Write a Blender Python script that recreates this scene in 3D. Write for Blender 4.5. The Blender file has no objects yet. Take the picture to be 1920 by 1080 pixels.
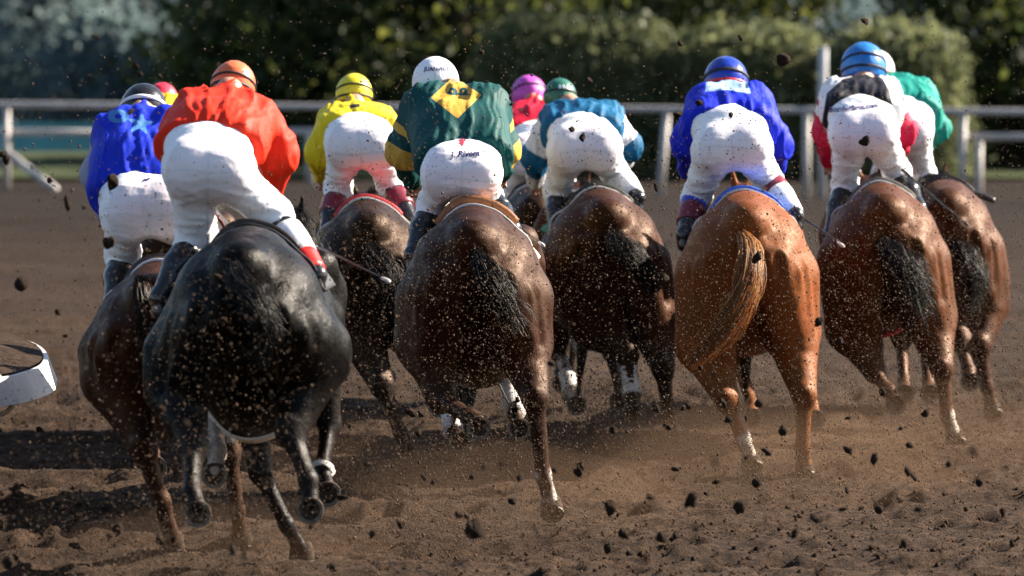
import bpy, math, random
import numpy as np
from mathutils import Vector, Matrix
from mathutils.bvhtree import BVHTree

R = math.radians
rng = np.random.default_rng(7)
random.seed(7)
sc = bpy.context.scene
COL = sc.collection

# ------------------------------------------------------------------ camera
CAM_H = 2.57
FPX = 10667.0                      # 200 mm on a 36 mm sensor, in pixels of a 1920 wide frame
PITCH = math.atan((540 - 20) / FPX)
cam = bpy.data.cameras.new('camera')
cam.lens = 200; cam.sensor_width = 36
cam.clip_start = 0.5; cam.clip_end = 3000
cam.dof.use_dof = True
cam.dof.focus_distance = 28.6
cam.dof.aperture_fstop = 3.0
camo = bpy.data.objects.new('camera', cam); COL.objects.link(camo)
camo.location = (0, 0, CAM_H)
camo.rotation_euler = (R(90) - PITCH, 0, 0)
sc.camera = camo

# ------------------------------------------------------------------ sky, sun, exposure
SUN_AZ = R(70)                     # to the right of the direction of view
SUN_EL = R(32)
world = bpy.data.worlds.new('World'); sc.world = world; world.use_nodes = True
wn = world.node_tree.nodes; wl = world.node_tree.links
sky = wn.new('ShaderNodeTexSky'); sky.sky_type = 'NISHITA'; sky.sun_disc = False
sky.sun_elevation = SUN_EL; sky.sun_rotation = SUN_AZ
bg = wn['Background']; bg.inputs['Strength'].default_value = 0.052
wl.new(sky.outputs[0], bg.inputs[0])
sun = bpy.data.lights.new('sun', 'SUN'); sun.energy = 5.0; sun.angle = R(0.5); sun.color = (1, .89, .74)
suno = bpy.data.objects.new('sun', sun); COL.objects.link(suno)
sd = Vector((math.sin(SUN_AZ) * math.cos(SUN_EL), math.cos(SUN_AZ) * math.cos(SUN_EL), math.sin(SUN_EL)))
suno.rotation_euler = sd.to_track_quat('Z', 'Y').to_euler(); suno.location = (0, 0, 30)
sc.view_settings.view_transform = 'Standard'; sc.view_settings.look = 'None'
sc.view_settings.exposure = 2.05; sc.view_settings.gamma = 1
sc.cycles.use_denoising = True
sc.cycles.max_bounces = 6; sc.cycles.diffuse_bounces = 3; sc.cycles.glossy_bounces = 2
sc.cycles.transmission_bounces = 2; sc.cycles.transparent_max_bounces = 6

# ------------------------------------------------------------------ helpers
_cp, _sp = math.cos(PITCH), math.sin(PITCH)
def at(px, py, Y):
    """world point seen at pixel px, py (1920 x 1080) and Y metres away along the track"""
    a = (px - 960) / FPX; b = (540 - py) / FPX
    dy = _cp + b * _sp; dz = b * _cp - _sp
    k = Y / dy
    return np.array((a * k, Y, CAM_H + dz * k))
def project(P):
    P = np.asarray(P, float)
    z = P[:, 2] - CAM_H
    dep = P[:, 1] * _cp - z * _sp
    up = P[:, 1] * _sp + z * _cp
    return 960 + FPX * P[:, 0] / dep, 540 - FPX * up / dep

def props(o, label=None, cat=None, group=None, kind=None):
    if label: o['label'] = label
    if cat: o['category'] = cat
    if group: o['group'] = group
    if kind: o['kind'] = kind
    return o
def empty(name, loc=(0, 0, 0), rz=0.0):
    o = bpy.data.objects.new(name, None); COL.objects.link(o)
    o.location = loc; o.rotation_euler = (0, 0, rz); o.empty_display_size = .2
    return o
def meshdata(name, V, F, smooth=True):
    """V (n,3) array, F list of tuples or (m,k) array"""
    me = bpy.data.meshes.new(name)
    if isinstance(F, np.ndarray):
        m, k = F.shape
        me.vertices.add(len(V)); me.vertices.foreach_set('co', np.asarray(V, np.float32).ravel())
        me.loops.add(m * k); me.loops.foreach_set('vertex_index', F.astype(np.int32).ravel())
        me.polygons.add(m); me.polygons.foreach_set('loop_start', np.arange(0, m * k, k, dtype=np.int32))
        me.update(calc_edges=True)
    else:
        me.from_pydata([tuple(v) for v in V], [], F); me.update()
    if smooth:
        me.polygons.foreach_set('use_smooth', np.ones(len(me.polygons), bool))
    return me
def mobj(name, me, mat=None, parent=None):
    if mat is not None:
        me.materials.clear(); me.materials.append(mat)
    o = bpy.data.objects.new(name, me); COL.objects.link(o)
    if parent is not None: o.parent = parent
    return o
def fattr(me, name, vals):
    a = me.attributes.new(name, 'FLOAT', 'POINT'); a.data.foreach_set('value', np.asarray(vals, np.float32))
def cattr(me, name, rgb):
    a = me.attributes.new(name, 'FLOAT_COLOR', 'POINT')
    rgb = np.asarray(rgb, np.float32); c = np.ones((len(rgb), 4), np.float32); c[:, :3] = rgb
    a.data.foreach_set('color', c.ravel())

# value noise on points
_tab = rng.random(4096).astype(np.float32)
def vnoise(P):
    P = np.asarray(P, np.float32); i = np.floor(P).astype(np.int64); f = P - i
    f = f * f * (3 - 2 * f)
    out = np.zeros(len(P), np.float32)
    for dx in (0, 1):
        wx = f[:, 0] if dx else 1 - f[:, 0]
        for dy in (0, 1):
            wy = f[:, 1] if dy else 1 - f[:, 1]
            for dz in (0, 1):
                wz = f[:, 2] if dz else 1 - f[:, 2]
                h = ((i[:, 0] + dx) * 73856093) ^ ((i[:, 1] + dy) * 19349663) ^ ((i[:, 2] + dz) * 83492791)
                h = (h ^ (h >> 13)) * 1274126177
                out += wx * wy * wz * _tab[(h ^ (h >> 16)) & 4095]
    return out
def fbm(P, oct=4, gain=.5):
    P = np.asarray(P, np.float32); a, s, t = 1.0, np.zeros(len(P), np.float32), 0
    for k in range(oct):
        s += a * vnoise(P); t += a; a *= gain; P = P * 2.03 + 17.3
    return s / t

# signed distance modelling: smooth unions on a grid, then surface nets
class Clay:
    def __init__(s, lo, hi, h):
        s.h = h; s.lo = np.array(lo, float)
        s.n = np.ceil((np.array(hi, float) - s.lo) / h).astype(int) + 1
        s.F = np.full(s.n, 1.0, np.float32)
    def _box(s, lo, hi):
        a = np.clip(np.floor((np.array(lo) - s.lo) / s.h).astype(int), 0, s.n)
        b = np.clip(np.ceil((np.array(hi) - s.lo) / s.h).astype(int) + 1, 0, s.n)
        if (b <= a).any(): return None, None
        ax = [(s.lo[k] + s.h * np.arange(a[k], b[k])).astype(np.float32) for k in range(3)]
        return (slice(a[0], b[0]), slice(a[1], b[1]), slice(a[2], b[2])), np.meshgrid(*ax, indexing='ij', sparse=True)
    def _mix(s, sl, d, k, sub=False):
        G = s.F[sl]
        if sub: d = -d
        k = max(k, 1e-4)
        m = np.maximum(k - np.abs(G - d), 0) / k
        s.F[sl] = (np.maximum(G, d) + m * m * k * .25) if sub else (np.minimum(G, d) - m * m * k * .25)
    def cap(s, a, b, ra, rb, k=.03, sub=False):
        a = np.asarray(a, float); b = np.asarray(b, float); r = max(ra, rb) + k + 3 * s.h
        sl, g = s._box(np.minimum(a, b) - r, np.maximum(a, b) + r)
        if sl is None: return
        ab = b - a; L = max((ab * ab).sum(), 1e-9)
        X, Y, Z = g[0] - a[0], g[1] - a[1], g[2] - a[2]
        t = np.clip((X * ab[0] + Y * ab[1] + Z * ab[2]) / L, 0, 1)
        d = np.sqrt((X - t * ab[0]) ** 2 + (Y - t * ab[1]) ** 2 + (Z - t * ab[2]) ** 2) - (ra + (rb - ra) * t)
        s._mix(sl, d.astype(np.float32), k, sub)
    def ell(s, c, r, k=.03, M=None, sub=False):
        c = np.asarray(c, float); r = np.asarray(r, float); R_ = r.max() + k + 3 * s.h
        sl, g = s._box(c - R_, c + R_)
        if sl is None: return
        X, Y, Z = g[0] - c[0], g[1] - c[1], g[2] - c[2]
        if M is not None:
            X, Y, Z = [X * M[i][0] + Y * M[i][1] + Z * M[i][2] for i in range(3)]
        k0 = np.sqrt((X / r[0]) ** 2 + (Y / r[1]) ** 2 + (Z / r[2]) ** 2)
        k1 = np.sqrt((X / r[0] ** 2) ** 2 + (Y / r[1] ** 2) ** 2 + (Z / r[2] ** 2) ** 2) + 1e-6
        d = k0 * (k0 - 1) / k1
        s._mix(sl, d.astype(np.float32), k, sub)
    def cut(s, p, n, k=.01):
        """remove what lies on the side n points to"""
        n = np.asarray(n, float); n = n / np.linalg.norm(n)
        sl, g = s._box(s.lo, s.lo + s.h * s.n)
        d = (g[0] - p[0]) * n[0] + (g[1] - p[1]) * n[1] + (g[2] - p[2]) * n[2]
        s._mix(sl, (-d).astype(np.float32), k, sub=True)
    def mesh(s):
        F = s.F
        F[0] = F[-1] = 1; F[:, 0] = F[:, -1] = 1; F[:, :, 0] = F[:, :, -1] = 1
        I = F < 0
        nx, ny, nz = np.array(F.shape) - 1
        cnt = np.zeros((nx, ny, nz), np.int8)
        C = [(a, b, c) for a in (0, 1) for b in (0, 1) for c in (0, 1)]
        for a, b, c in C: cnt += I[a:a + nx, b:b + ny, c:c + nz]
        ci, cj, ck = np.nonzero((cnt > 0) & (cnt < 8))
        idx = np.full((nx, ny, nz), -1, np.int32); idx[ci, cj, ck] = np.arange(len(ci))
        acc = np.zeros((len(ci), 3)); num = np.zeros(len(ci))
        for u in C:
            for ax in range(3):
                if u[ax]: continue
                v = list(u); v[ax] = 1
                f0 = F[ci + u[0], cj + u[1], ck + u[2]]; f1 = F[ci + v[0], cj + v[1], ck + v[2]]
                m = (f0 < 0) != (f1 < 0)
                t = np.where(m, f0 / np.where(m, f0 - f1, 1), 0)
                for q in range(3):
                    acc[:, q] += np.where(m, u[q] + (t if q == ax else 0), 0)
                num += m
        V = (acc / num[:, None] + np.stack([ci, cj, ck], 1)) * s.h + s.lo
        Q = []
        for ax in range(3):
            o1, o2 = [(1, 2), (2, 0), (0, 1)][ax]
            sl0 = [slice(None)] * 3; sl1 = [slice(None)] * 3
            sl0[ax] = slice(0, -1); sl1[ax] = slice(1, None)
            A, B = I[tuple(sl0)], I[tuple(sl1)]
            p = np.stack(np.nonzero(A != B), 1)
            flip = B[tuple(p.T)]
            def cell(d1, d2):
                q = p.copy(); q[:, o1] += d1; q[:, o2] += d2
                return idx[q[:, 0], q[:, 1], q[:, 2]]
            q = np.stack([cell(-1, -1), cell(0, -1), cell(0, 0), cell(-1, 0)], 1)
            q[flip] = q[flip][:, ::-1]
            Q.append(q)
        Q = np.concatenate(Q); Q = Q[(Q >= 0).all(1)]
        return V, Q
def normals(V, Q):
    n = np.cross(V[Q[:, 2]] - V[Q[:, 0]], V[Q[:, 3]] - V[Q[:, 1]])
    N = np.zeros_like(V)
    for c in range(4):
        for q in range(3): N[:, q] += np.bincount(Q[:, c], n[:, q], len(V))
    return N / (np.linalg.norm(N, axis=1, keepdims=True) + 1e-12)
def relax(V, Q, it=2, w=.5):
    for _ in range(it):
        A = np.zeros_like(V); c = np.zeros(len(V))
        for a, b in ((0, 1), (1, 2), (2, 3), (3, 0)):
            for q in range(3): A[:, q] += np.bincount(Q[:, a], V[Q[:, b], q], len(V))
            c += np.bincount(Q[:, a], minlength=len(V))
        V = V * (1 - w) + w * A / np.maximum(c, 1)[:, None]
    return V

# tubes and strands
def tube(pts, rad, n=8, close=True):
    pts = np.asarray(pts, float); rad = np.broadcast_to(np.asarray(rad, float), (len(pts),))
    V, F = [], []
    up = np.array((0, 0, 1.0))
    for i, p in enumerate(pts):
        t = pts[min(i + 1, len(pts) - 1)] - pts[max(i - 1, 0)]; t = t / (np.linalg.norm(t) + 1e-9)
        a = np.cross(t, up if abs(t[2]) < .9 else np.array((1.0, 0, 0))); a /= np.linalg.norm(a); b = np.cross(t, a)
        for k in range(n):
            w = 2 * math.pi * k / n
            V.append(p + rad[i] * (math.cos(w) * a + math.sin(w) * b))
    for i in range(len(pts) - 1):
        for k in range(n):
            F.append((i * n + k, i * n + (k + 1) % n, (i + 1) * n + (k + 1) % n, (i + 1) * n + k))
    if close:
        F.append(tuple(range(n))[::-1]); F.append(tuple((len(pts) - 1) * n + k for k in range(n)))
    return V, F
class Bag:
    def __init__(s): s.V = []; s.F = []
    def add(s, V, F):
        o = len(s.V); s.V.extend(V); s.F.extend([tuple(i + o for i in f) for f in F])
    def box(s, c, d, M=None):
        c = np.asarray(c, float); d = np.asarray(d, float) / 2
        P = [np.array((a, b, e)) * d for a in (-1, 1) for b in (-1, 1) for e in (-1, 1)]
        if M is not None: P = [np.asarray(M) @ p for p in P]
        s.add([c + p for p in P], [(0, 1, 3, 2), (4, 6, 7, 5), (0, 4, 5, 1), (2, 3, 7, 6), (0, 2, 6, 4), (1, 5, 7, 3)])
    def me(s, name, smooth=False): return meshdata(name, s.V, s.F, smooth)
def spline(P, n):
    P = np.asarray(P, float); m = len(P)
    Q = np.vstack([2 * P[0] - P[1], P, 2 * P[-1] - P[-2]])
    out = []
    for u in np.linspace(0, m - 1 - 1e-6, n):
        i = int(u); t = u - i; a, b, c, d = Q[i:i + 4]
        out.append(.5 * ((2 * b) + (c - a) * t + (2 * a - 5 * b + 4 * c - d) * t * t + (3 * b - a - 3 * c + d) * t ** 3))
    return np.array(out)

# ------------------------------------------------------------------ materials
def nmat(name, rough=.6, spec=.5):
    m = bpy.data.materials.new(name); m.use_nodes = True
    b = m.node_tree.nodes['Principled BSDF']
    b.inputs['Roughness'].default_value = rough; b.inputs['Specular IOR Level'].default_value = spec
    return m, m.node_tree.nodes, m.node_tree.links, b
def rgb(n, c):
    x = n.new('ShaderNodeRGB'); x.outputs[0].default_value = (*c, 1); return x.outputs[0]
def noise(n, l, scale, det=4, vec=None, rough=.55, out='Fac'):
    x = n.new('ShaderNodeTexNoise'); x.inputs['Scale'].default_value = scale; x.inputs['Detail'].default_value = det
    x.inputs['Roughness'].default_value = rough
    if vec is not None: l.new(vec, x.inputs['Vector'])
    return x.outputs[out]
def ramp(n, l, fac, stops, interp='LINEAR'):
    r = n.new('ShaderNodeValToRGB'); r.color_ramp.interpolation = interp
    e = r.color_ramp.elements
    while len(e) < len(stops): e.new(.5)
    for q, (p, c) in zip(e, stops):
        q.position = p; q.color = (*c, 1) if len(c) == 3 else c
    l.new(fac, r.inputs[0]); return r.outputs[0]
def mixc(n, l, fac, a, b, mode='MIX'):
    x = n.new('ShaderNodeMix'); x.data_type = 'RGBA'; x.blend_type = mode
    for s_, v in ((x.inputs[0], fac), (x.inputs[6], a), (x.inputs[7], b)):
        if hasattr(v, 'is_linked') or hasattr(v, 'links'): l.new(v, s_)
        elif isinstance(v, tuple): s_.default_value = (*v, 1)
        else: s_.default_value = v
    return x.outputs[2]
def bump(n, l, b, h, strength=.3, dist=.01):
    x = n.new('ShaderNodeBump'); x.inputs['Strength'].default_value = strength; x.inputs['Distance'].default_value = dist
    l.new(h, x.inputs['Height']); l.new(x.outputs[0], b.inputs['Normal']); return x
def objco(n):
    return n.new('ShaderNodeTexCoord').outputs['Object']
def mapping(n, l, vec, scale):
    x = n.new('ShaderNodeMapping'); x.inputs['Scale'].default_value = scale; l.new(vec, x.inputs[0]); return x.outputs[0]
def attr(n, name, out='Color'):
    x = n.new('ShaderNodeAttribute'); x.attribute_name = name; return x.outputs[out]
def maprange(n, l, v, a, b, c=0.0, d=1.0):
    x = n.new('ShaderNodeMapRange'); l.new(v, x.inputs[0])
    for i, q in enumerate((a, b, c, d)): x.inputs[i + 1].default_value = q
    return x.outputs[0]

def plain(name, col, rough=.55, spec=.5, var=.25, scale=30, bmp=.15, dist=.004, metal=0):
    m, n, l, b = nmat(name, rough, spec); co = objco(n)
    f = noise(n, l, scale, 5, co)
    lo = tuple(c * (1 - var) for c in col); hi = tuple(min(c * (1 + var), 1) for c in col)
    l.new(ramp(n, l, f, [(.3, lo), (.7, hi)]), b.inputs['Base Color'])
    b.inputs['Metallic'].default_value = metal
    if bmp: bump(n, l, b, noise(n, l, scale * 3, 4, co), bmp, dist)
    return m

SAND = (.064, .045, .032)
def coat_mat(name, rough=.36, grit=.5, tint=(.8, .5, .3), spec=.4, bs=.5):
    """horse coat: the colour sits in the mesh (points, socks), hair grain and thrown sand in the nodes"""
    m, n, l, b = nmat(name, rough, .45); co = objco(n)
    b.inputs['Specular Tint'].default_value = (*tint, 1); b.inputs['Specular IOR Level'].default_value = spec
    c = attr(n, 'coat')
    hairv = mapping(n, l, co, (26, 26, 6))
    h = noise(n, l, 5, 4, hairv, .65)
    c = mixc(n, l, maprange(n, l, h, .35, .7, 0, .55), c, mixc(n, l, 1.0, c, (.55, .5, .48), 'MULTIPLY'))
    big = noise(n, l, 3.0, 3, co)
    c = mixc(n, l, maprange(n, l, big, .45, .75, 0, .35), c, mixc(n, l, 1.0, c, (1.7, 1.35, 1.05), 'MULTIPLY'))
    # stuck grains of sand
    v = n.new('ShaderNodeTexVoronoi'); v.inputs['Scale'].default_value = 95; l.new(co, v.inputs['Vector'])
    cl = noise(n, l, 7, 3, co)
    g = n.new('ShaderNodeMath'); g.operation = 'LESS_THAN'; l.new(v.outputs['Distance'], g.inputs[0])
    l.new(maprange(n, l, cl, .42, .75, 0, .30 * grit * 2), g.inputs[1])
    c = mixc(n, l, g.outputs[0], c, SAND)
    l.new(c, b.inputs['Base Color'])
    rn = maprange(n, l, noise(n, l, 22, 6, co, .7), .3, .7, rough - .12, rough + .28)
    x = n.new('ShaderNodeMath'); x.operation = 'ADD'; l.new(rn, x.inputs[0]); 
    k = n.new('ShaderNodeMath'); k.operation = 'MULTIPLY'; l.new(g.outputs[0], k.inputs[0]); k.inputs[1].default_value = .4
    l.new(k.outputs[0], x.inputs[1]); l.new(x.outputs[0], b.inputs['Roughness'])
    hb = n.new('ShaderNodeMath'); hb.operation = 'ADD'; l.new(h, hb.inputs[0]); l.new(noise(n, l, 40, 4, co), hb.inputs[1])
    bump(n, l, b, hb.outputs[0], bs, .006)
    return m

def cloth_mat(name, base, layers=(), rough=.5, sheen=.0, weave=.12, spec=.35, wr=.35, mud=.35):
    """fabric: coloured panels are signed-distance attributes cut at zero; mud spots on top"""
    m, n, l, b = nmat(name, rough, spec); co = objco(n)
    c = rgb(n, base)
    for a, col in layers:
        t = maprange(n, l, attr(n, a, 'Fac'), -.6, .6, 0, 1)
        c = mixc(n, l, t, c, col)
    f = noise(n, l, 9, 4, co)
    c = mixc(n, l, maprange(n, l, f, .3, .8, 0, .22), c, mixc(n, l, 1.0, c, (.72, .7, .7), 'MULTIPLY'))
    if mud:
        v = n.new('ShaderNodeTexVoronoi'); v.inputs['Scale'].default_value = 42; l.new(co, v.inputs['Vector'])
        g = n.new('ShaderNodeMath'); g.operation = 'LESS_THAN'; l.new(v.outputs['Distance'], g.inputs[0])
        l.new(maprange(n, l, noise(n, l, 6, 3, co), .5, .78, 0, .28 * mud), g.inputs[1])
        c = mixc(n, l, g.outputs[0], c, (.07, .045, .03))
    l.new(c, b.inputs['Base Color'])
    b.inputs['Sheen Weight'].default_value = sheen
    w1 = noise(n, l, 5, 5, mapping(n, l, co, (3.2, 3.2, 1.4)), .62)
    w2 = noise(n, l, 24, 3, co)
    s_ = n.new('ShaderNodeMath'); s_.operation = 'MULTIPLY_ADD'; l.new(w2, s_.inputs[0]); s_.inputs[1].default_value = weave; l.new(w1, s_.inputs[2])
    bump(n, l, b, s_.outputs[0], wr, .03)
    return m

def hair_mat(name):
    m, n, l, b = nmat(name, .45, .3)
    l.new(attr(n, 'coat'), b.inputs['Base Color'])
    tr = n.new('ShaderNodeBsdfTranslucent'); l.new(attr(n, 'coat'), tr.inputs[0])
    mx = n.new('ShaderNodeMixShader'); mx.inputs[0].default_value = .5
    l.new(b.outputs[0], mx.inputs[1]); l.new(tr.outputs[0], mx.inputs[2]); l.new(mx.outputs[0], n['Material Output'].inputs[0]); return m
HAIR = hair_mat('tail_hair')

M = {}
M['hoof'] = plain('hoof_horn', (.035, .022, .014), .85, .15, .6, 25, .5, .01)
M['shoe'] = plain('hoof_shoe_metal', (.10, .08, .06), .6, .4, .5, 40, .3, .002, .3)
M['wrap'] = plain('white_leg_bandage', (.50, .47, .45), .8, .2, .35, 18, .4, .008)
M['boot'] = plain('black_boot_leather', (.012, .012, .014), .22, .5, .3, 30, .12, .003)
M['bootblue'] = plain('blue_boot_cover', (.02, .04, .45), .4, .4, .2, 30)
M['maroon'] = plain('maroon_boot_top', (.16, .012, .03), .4, .4, .25, 30)
M['whitetop'] = plain('white_boot_top', (.75, .75, .78), .4, .4, .1, 30)
M['redtop'] = plain('red_boot_tip', (.6, .02, .015), .4, .4, .15, 30)
M['skin'] = plain('skin', (.42, .22, .15), .5, .4, .15, 30, .1)
M['glove'] = plain('tan_glove', (.35, .2, .13), .6, .3, .2, 40)
M['strap'] = plain('dark_goggle_elastic', (.012, .012, .018), .6, .3, .3, 60)
M['strapwhite'] = plain('white_goggle_elastic', (.7, .7, .7), .6, .3, .1, 60)
M['leather'] = plain('dark_saddle_leather', (.02, .012, .009), .4, .4, .3, 30)
M['whip'] = plain('black_whip_shaft', (.02, .02, .022), .4, .4, .3, 60)
M['whitepaint'] = plain('weathered_white_paint', (.55, .53, .51), .5, .4, .12, 4, .1)
M['railpaint'] = plain('dusty_white_rail_paint', (.38, .35, .335), .55, .4, .15, 3, .1)
M['postgrey'] = plain('grey_post_paint', (.42, .42, .44), .6, .3, .15, 5, .1)
M['bark'] = plain('bark', (.10, .07, .05), .9, .2, .4, 12, .6, .02)
M['turq'] = plain('turquoise_barrier_paint', (.10, .30, .32), .6, .3, .15, 2, .05)
M['hill'] = plain('scrubby_hillside', (.10, .095, .11), 1, .1, .35, .12, 0)  # hill colour includes the bluish distance haze
M['grassy'] = plain('far_grass', (.035, .045, .018), 1, .1, .4, .8, 0)

def leaf_mat(name, dark, mid, lite):
    m, n, l, b = nmat(name, .55, .3)
    a = attr(n, 'tint', 'Fac')
    l.new(ramp(n, l, a, [(0, dark), (.6, mid), (1, lite)]), b.inputs['Base Color'])
    tr = n.new('ShaderNodeBsdfTranslucent'); l.new(ramp(n, l, a, [(0, mid), (1, lite)]), tr.inputs[0])
    mx = n.new('ShaderNodeMixShader'); mx.inputs[0].default_value = .5
    l.new(b.outputs[0], mx.inputs[1]); l.new(tr.outputs[0], mx.inputs[2])
    l.new(mx.outputs[0], n['Material Output'].inputs[0]); return m
M['hedge'] = leaf_mat('hedge_leaves', (.035, .05, .02), (.105, .125, .055), (.23, .24, .12))
M['tree'] = leaf_mat('tree_leaves', (.014, .024, .009), (.035, .052, .015), (.19, .20, .045))
M['hazetree'] = leaf_mat('hazy_blue_green_leaves', (.09, .135, .15), (.11, .16, .175), (.15, .205, .20))  # distance haze is put into these bluish leaf colours

def dirt_nodes(name, base, dark, lite, scale=1.0, far_shade=False):
    m, n, l, b = nmat(name, .95, .15); co = objco(n)
    f1 = noise(n, l, .9 * scale, 5, mapping(n, l, co, (.35, 1, 1)))
    f2 = noise(n, l, 20 * scale, 8, co, .72)
    f3 = noise(n, l, 90 * scale, 3, co)
    c = ramp(n, l, f2, [(.34, dark), (.5, base), (.68, lite)])
    c = mixc(n, l, maprange(n, l, f1, .42, .72, 0, .55), c, mixc(n, l, 1.0, c, (.50, .46, .44), 'MULTIPLY'))
    c = mixc(n, l, maprange(n, l, f3, .55, .8, 0, .5), c, lite)
    hl_ = noise(n, l, 1.0, 4, mapping(n, l, co, (.45, 5.5, 1)), .6)          # fine harrow lines across the track
    c = mixc(n, l, maprange(n, l, hl_, .48, .68, 0, .6), c, mixc(n, l, 1.0, c, (.45, .42, .40), 'MULTIPLY'))
    if far_shade:                                   # tree shade on the far track, painted as darker dirt colour
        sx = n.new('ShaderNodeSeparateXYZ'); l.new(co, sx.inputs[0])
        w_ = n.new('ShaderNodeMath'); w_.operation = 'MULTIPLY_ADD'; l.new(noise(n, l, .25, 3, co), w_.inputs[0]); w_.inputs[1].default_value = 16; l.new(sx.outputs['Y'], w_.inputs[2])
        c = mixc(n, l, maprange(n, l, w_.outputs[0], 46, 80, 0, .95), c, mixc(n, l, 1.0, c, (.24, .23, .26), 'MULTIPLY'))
    l.new(c, b.inputs['Base Color'])
    s_ = n.new('ShaderNodeMath'); s_.operation = 'MULTIPLY_ADD'; l.new(f3, s_.inputs[0]); s_.inputs[1].default_value = .35; l.new(f2, s_.inputs[2])
    bump(n, l, b, s_.outputs[0], 1.0, .06)
    return m
M['dirt'] = dirt_nodes('harrowed_track_dirt', (.048, .0265, .0145), (.010, .0055, .0032), (.105, .063, .037), far_shade=True)
M['clod'] = dirt_nodes('damp_dirt_clod', (.05, .03, .02), (.02, .012, .009), (.11, .07, .045), 2.0)
M['speck'] = plain('flying_sand', SAND, .95, .1, .5, 1.5, 0)
M['speckdark'] = plain('flying_dark_crumbs', (.06, .037, .026), .95, .1, .5, 1.5, 0)

# ================================================================== the setting
def graded(a, b, step, far_lo, far_hi, grow):
    mid = np.arange(a, b + step / 2, step)
    lo, s_ = [], step
    x = a
    while x > far_lo: s_ *= grow; x -= s_; lo.append(x)
    hi, s_ = [], step
    x = b
    while x < far_hi: s_ *= grow; x += s_; hi.append(x)
    return np.concatenate([np.array(lo[::-1]), mid, np.array(hi)])
def ground_h(X, Y):
    """height of the harrowed dirt, metres"""
    P = np.stack([X, Y, np.zeros_like(X)], 1)
    warp = fbm(P * .35, 3) * 2.2
    fur = np.sin((Y * 1.0 + X * .16 + warp * .8) * 2 * math.pi / 1.55)
    fur2 = np.sin((Y * 1.0 + X * .10 + warp * .5) * 2 * math.pi / .42)
    amp = .014 + .030 * np.clip((-X + .6) / 2.5, 0, 1) + .016 * vnoise(P * .5 + 9)
    z = 1.3 * amp * fur + .35 * amp * fur2
    z += .06 * (fbm(P * np.array((1.2, 2.4, 1)) + 3, 4) - .5)
    cl = fbm(P * np.array((7.5, 7.5, 1)) + 31, 3, .6)
    z += .08 * np.clip(cl - .50, 0, 1) + .05 * (fbm(P * 13, 4, .65) - .5)
    pits = vnoise(P * np.array((2.6, 2.2, 1)) + 77)
    z -= .07 * np.clip(pits - .72, 0, 1) * 3
    fade = np.clip((76 - Y) / 10, 0, 1) * np.clip((Y - 5) / 5, 0, 1)
    return z * (.25 + .75 * fade) - .01
gx = graded(-3.4, 4.2, .036, -900, 900, 1.14)
gy = graded(22.0, 36.0, .038, -80, 1500, 1.018)
GX, GY = np.meshgrid(gx, gy, indexing='ij')
GZ = ground_h(GX.ravel(), GY.ravel()).reshape(GX.shape)
_r = np.random.default_rng(44)
for _ in range(650):                                  # hoof prints with raised rims
    hx_, hy_ = _r.uniform(-3.4, 4.2), 21.7 + 16.5 * _r.random() ** 1.3
    ra, rb, dp = _r.uniform(.055, .095), _r.uniform(.08, .15), _r.uniform(.012, .045)
    i0, i1 = np.searchsorted(gx, (hx_ - .3, hx_ + .3)); j0, j1 = np.searchsorted(gy, (hy_ - .4, hy_ + .4))
    e = np.sqrt(((GX[i0:i1, j0:j1] - hx_) / ra) ** 2 + ((GY[i0:i1, j0:j1] - hy_) / rb) ** 2)
    GZ[i0:i1, j0:j1] += -dp * np.exp(-e ** 3) + dp * .35 * np.exp(-((e - 1.4) / .4) ** 2)
gv = np.stack([GX.ravel(), GY.ravel(), GZ.ravel()], 1)
nx_, ny_ = len(gx), len(gy)
ii, jj = np.meshgrid(np.arange(nx_ - 1), np.arange(ny_ - 1), indexing='ij')
q0 = (ii * ny_ + jj).ravel()
gq = np.stack([q0, q0 + ny_, q0 + ny_ + 1, q0 + 1], 1)
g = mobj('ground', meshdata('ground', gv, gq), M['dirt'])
props(g, 'brown harrowed dirt of the race track', kind='structure')

# far verge of rough grass behind the outer rail, hills that close the view
def sheet(name, x0, x1, y0, y1, z, nx, ny, amp, mat, label):
    xs = np.linspace(x0, x1, nx); ys = np.linspace(y0, y1, ny); A, B = np.meshgrid(xs, ys, indexing='ij')
    P = np.stack([A.ravel(), B.ravel(), np.zeros(nx * ny)], 1)
    P[:, 2] = z + amp * (fbm(P * .4, 3) - .5)
    i, j = np.meshgrid(np.arange(nx - 1), np.arange(ny - 1), indexing='ij'); a = (i * ny + j).ravel()
    o = mobj(name, meshdata(name, P, np.stack([a, a + ny, a + ny + 1, a + 1], 1)), mat)
    return props(o, label, kind='structure')
sheet('verge', -60, 60, 86.5, 135, .04, 120, 60, .06, M['grassy'], 'strip of rough grass beyond the outer rail')
def hill(name, x0, x1, y, depth, h, seed, mat, label):
    nx, ny = 90, 14
    xs = np.linspace(x0, x1, nx); t = np.linspace(0, 1, ny); A, T = np.meshgrid(xs, t, indexing='ij')
    P = np.stack([A.ravel(), (y + depth * T).ravel(), np.zeros(nx * ny)], 1)
    n_ = fbm(np.stack([A.ravel() * .03 + seed, T.ravel() * 2.0, np.zeros(nx * ny)], 1), 4)
    P[:, 2] = -.5 + h * np.sin(np.clip(T.ravel(), 0, 1) * math.pi / 2) * (.55 + .9 * n_)
    i, j = np.meshgrid(np.arange(nx - 1), np.arange(ny - 1), indexing='ij'); a = (i * ny + j).ravel()
    o = mobj(name, meshdata(name, P, np.stack([a, a + ny, a + ny + 1, a + 1], 1)), mat)
    return props(o, label, kind='structure')
hill('hill', -320, 320, 330, 160, 46, 3, M['hill'], 'dim scrubby hillside far behind the trees')

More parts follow.
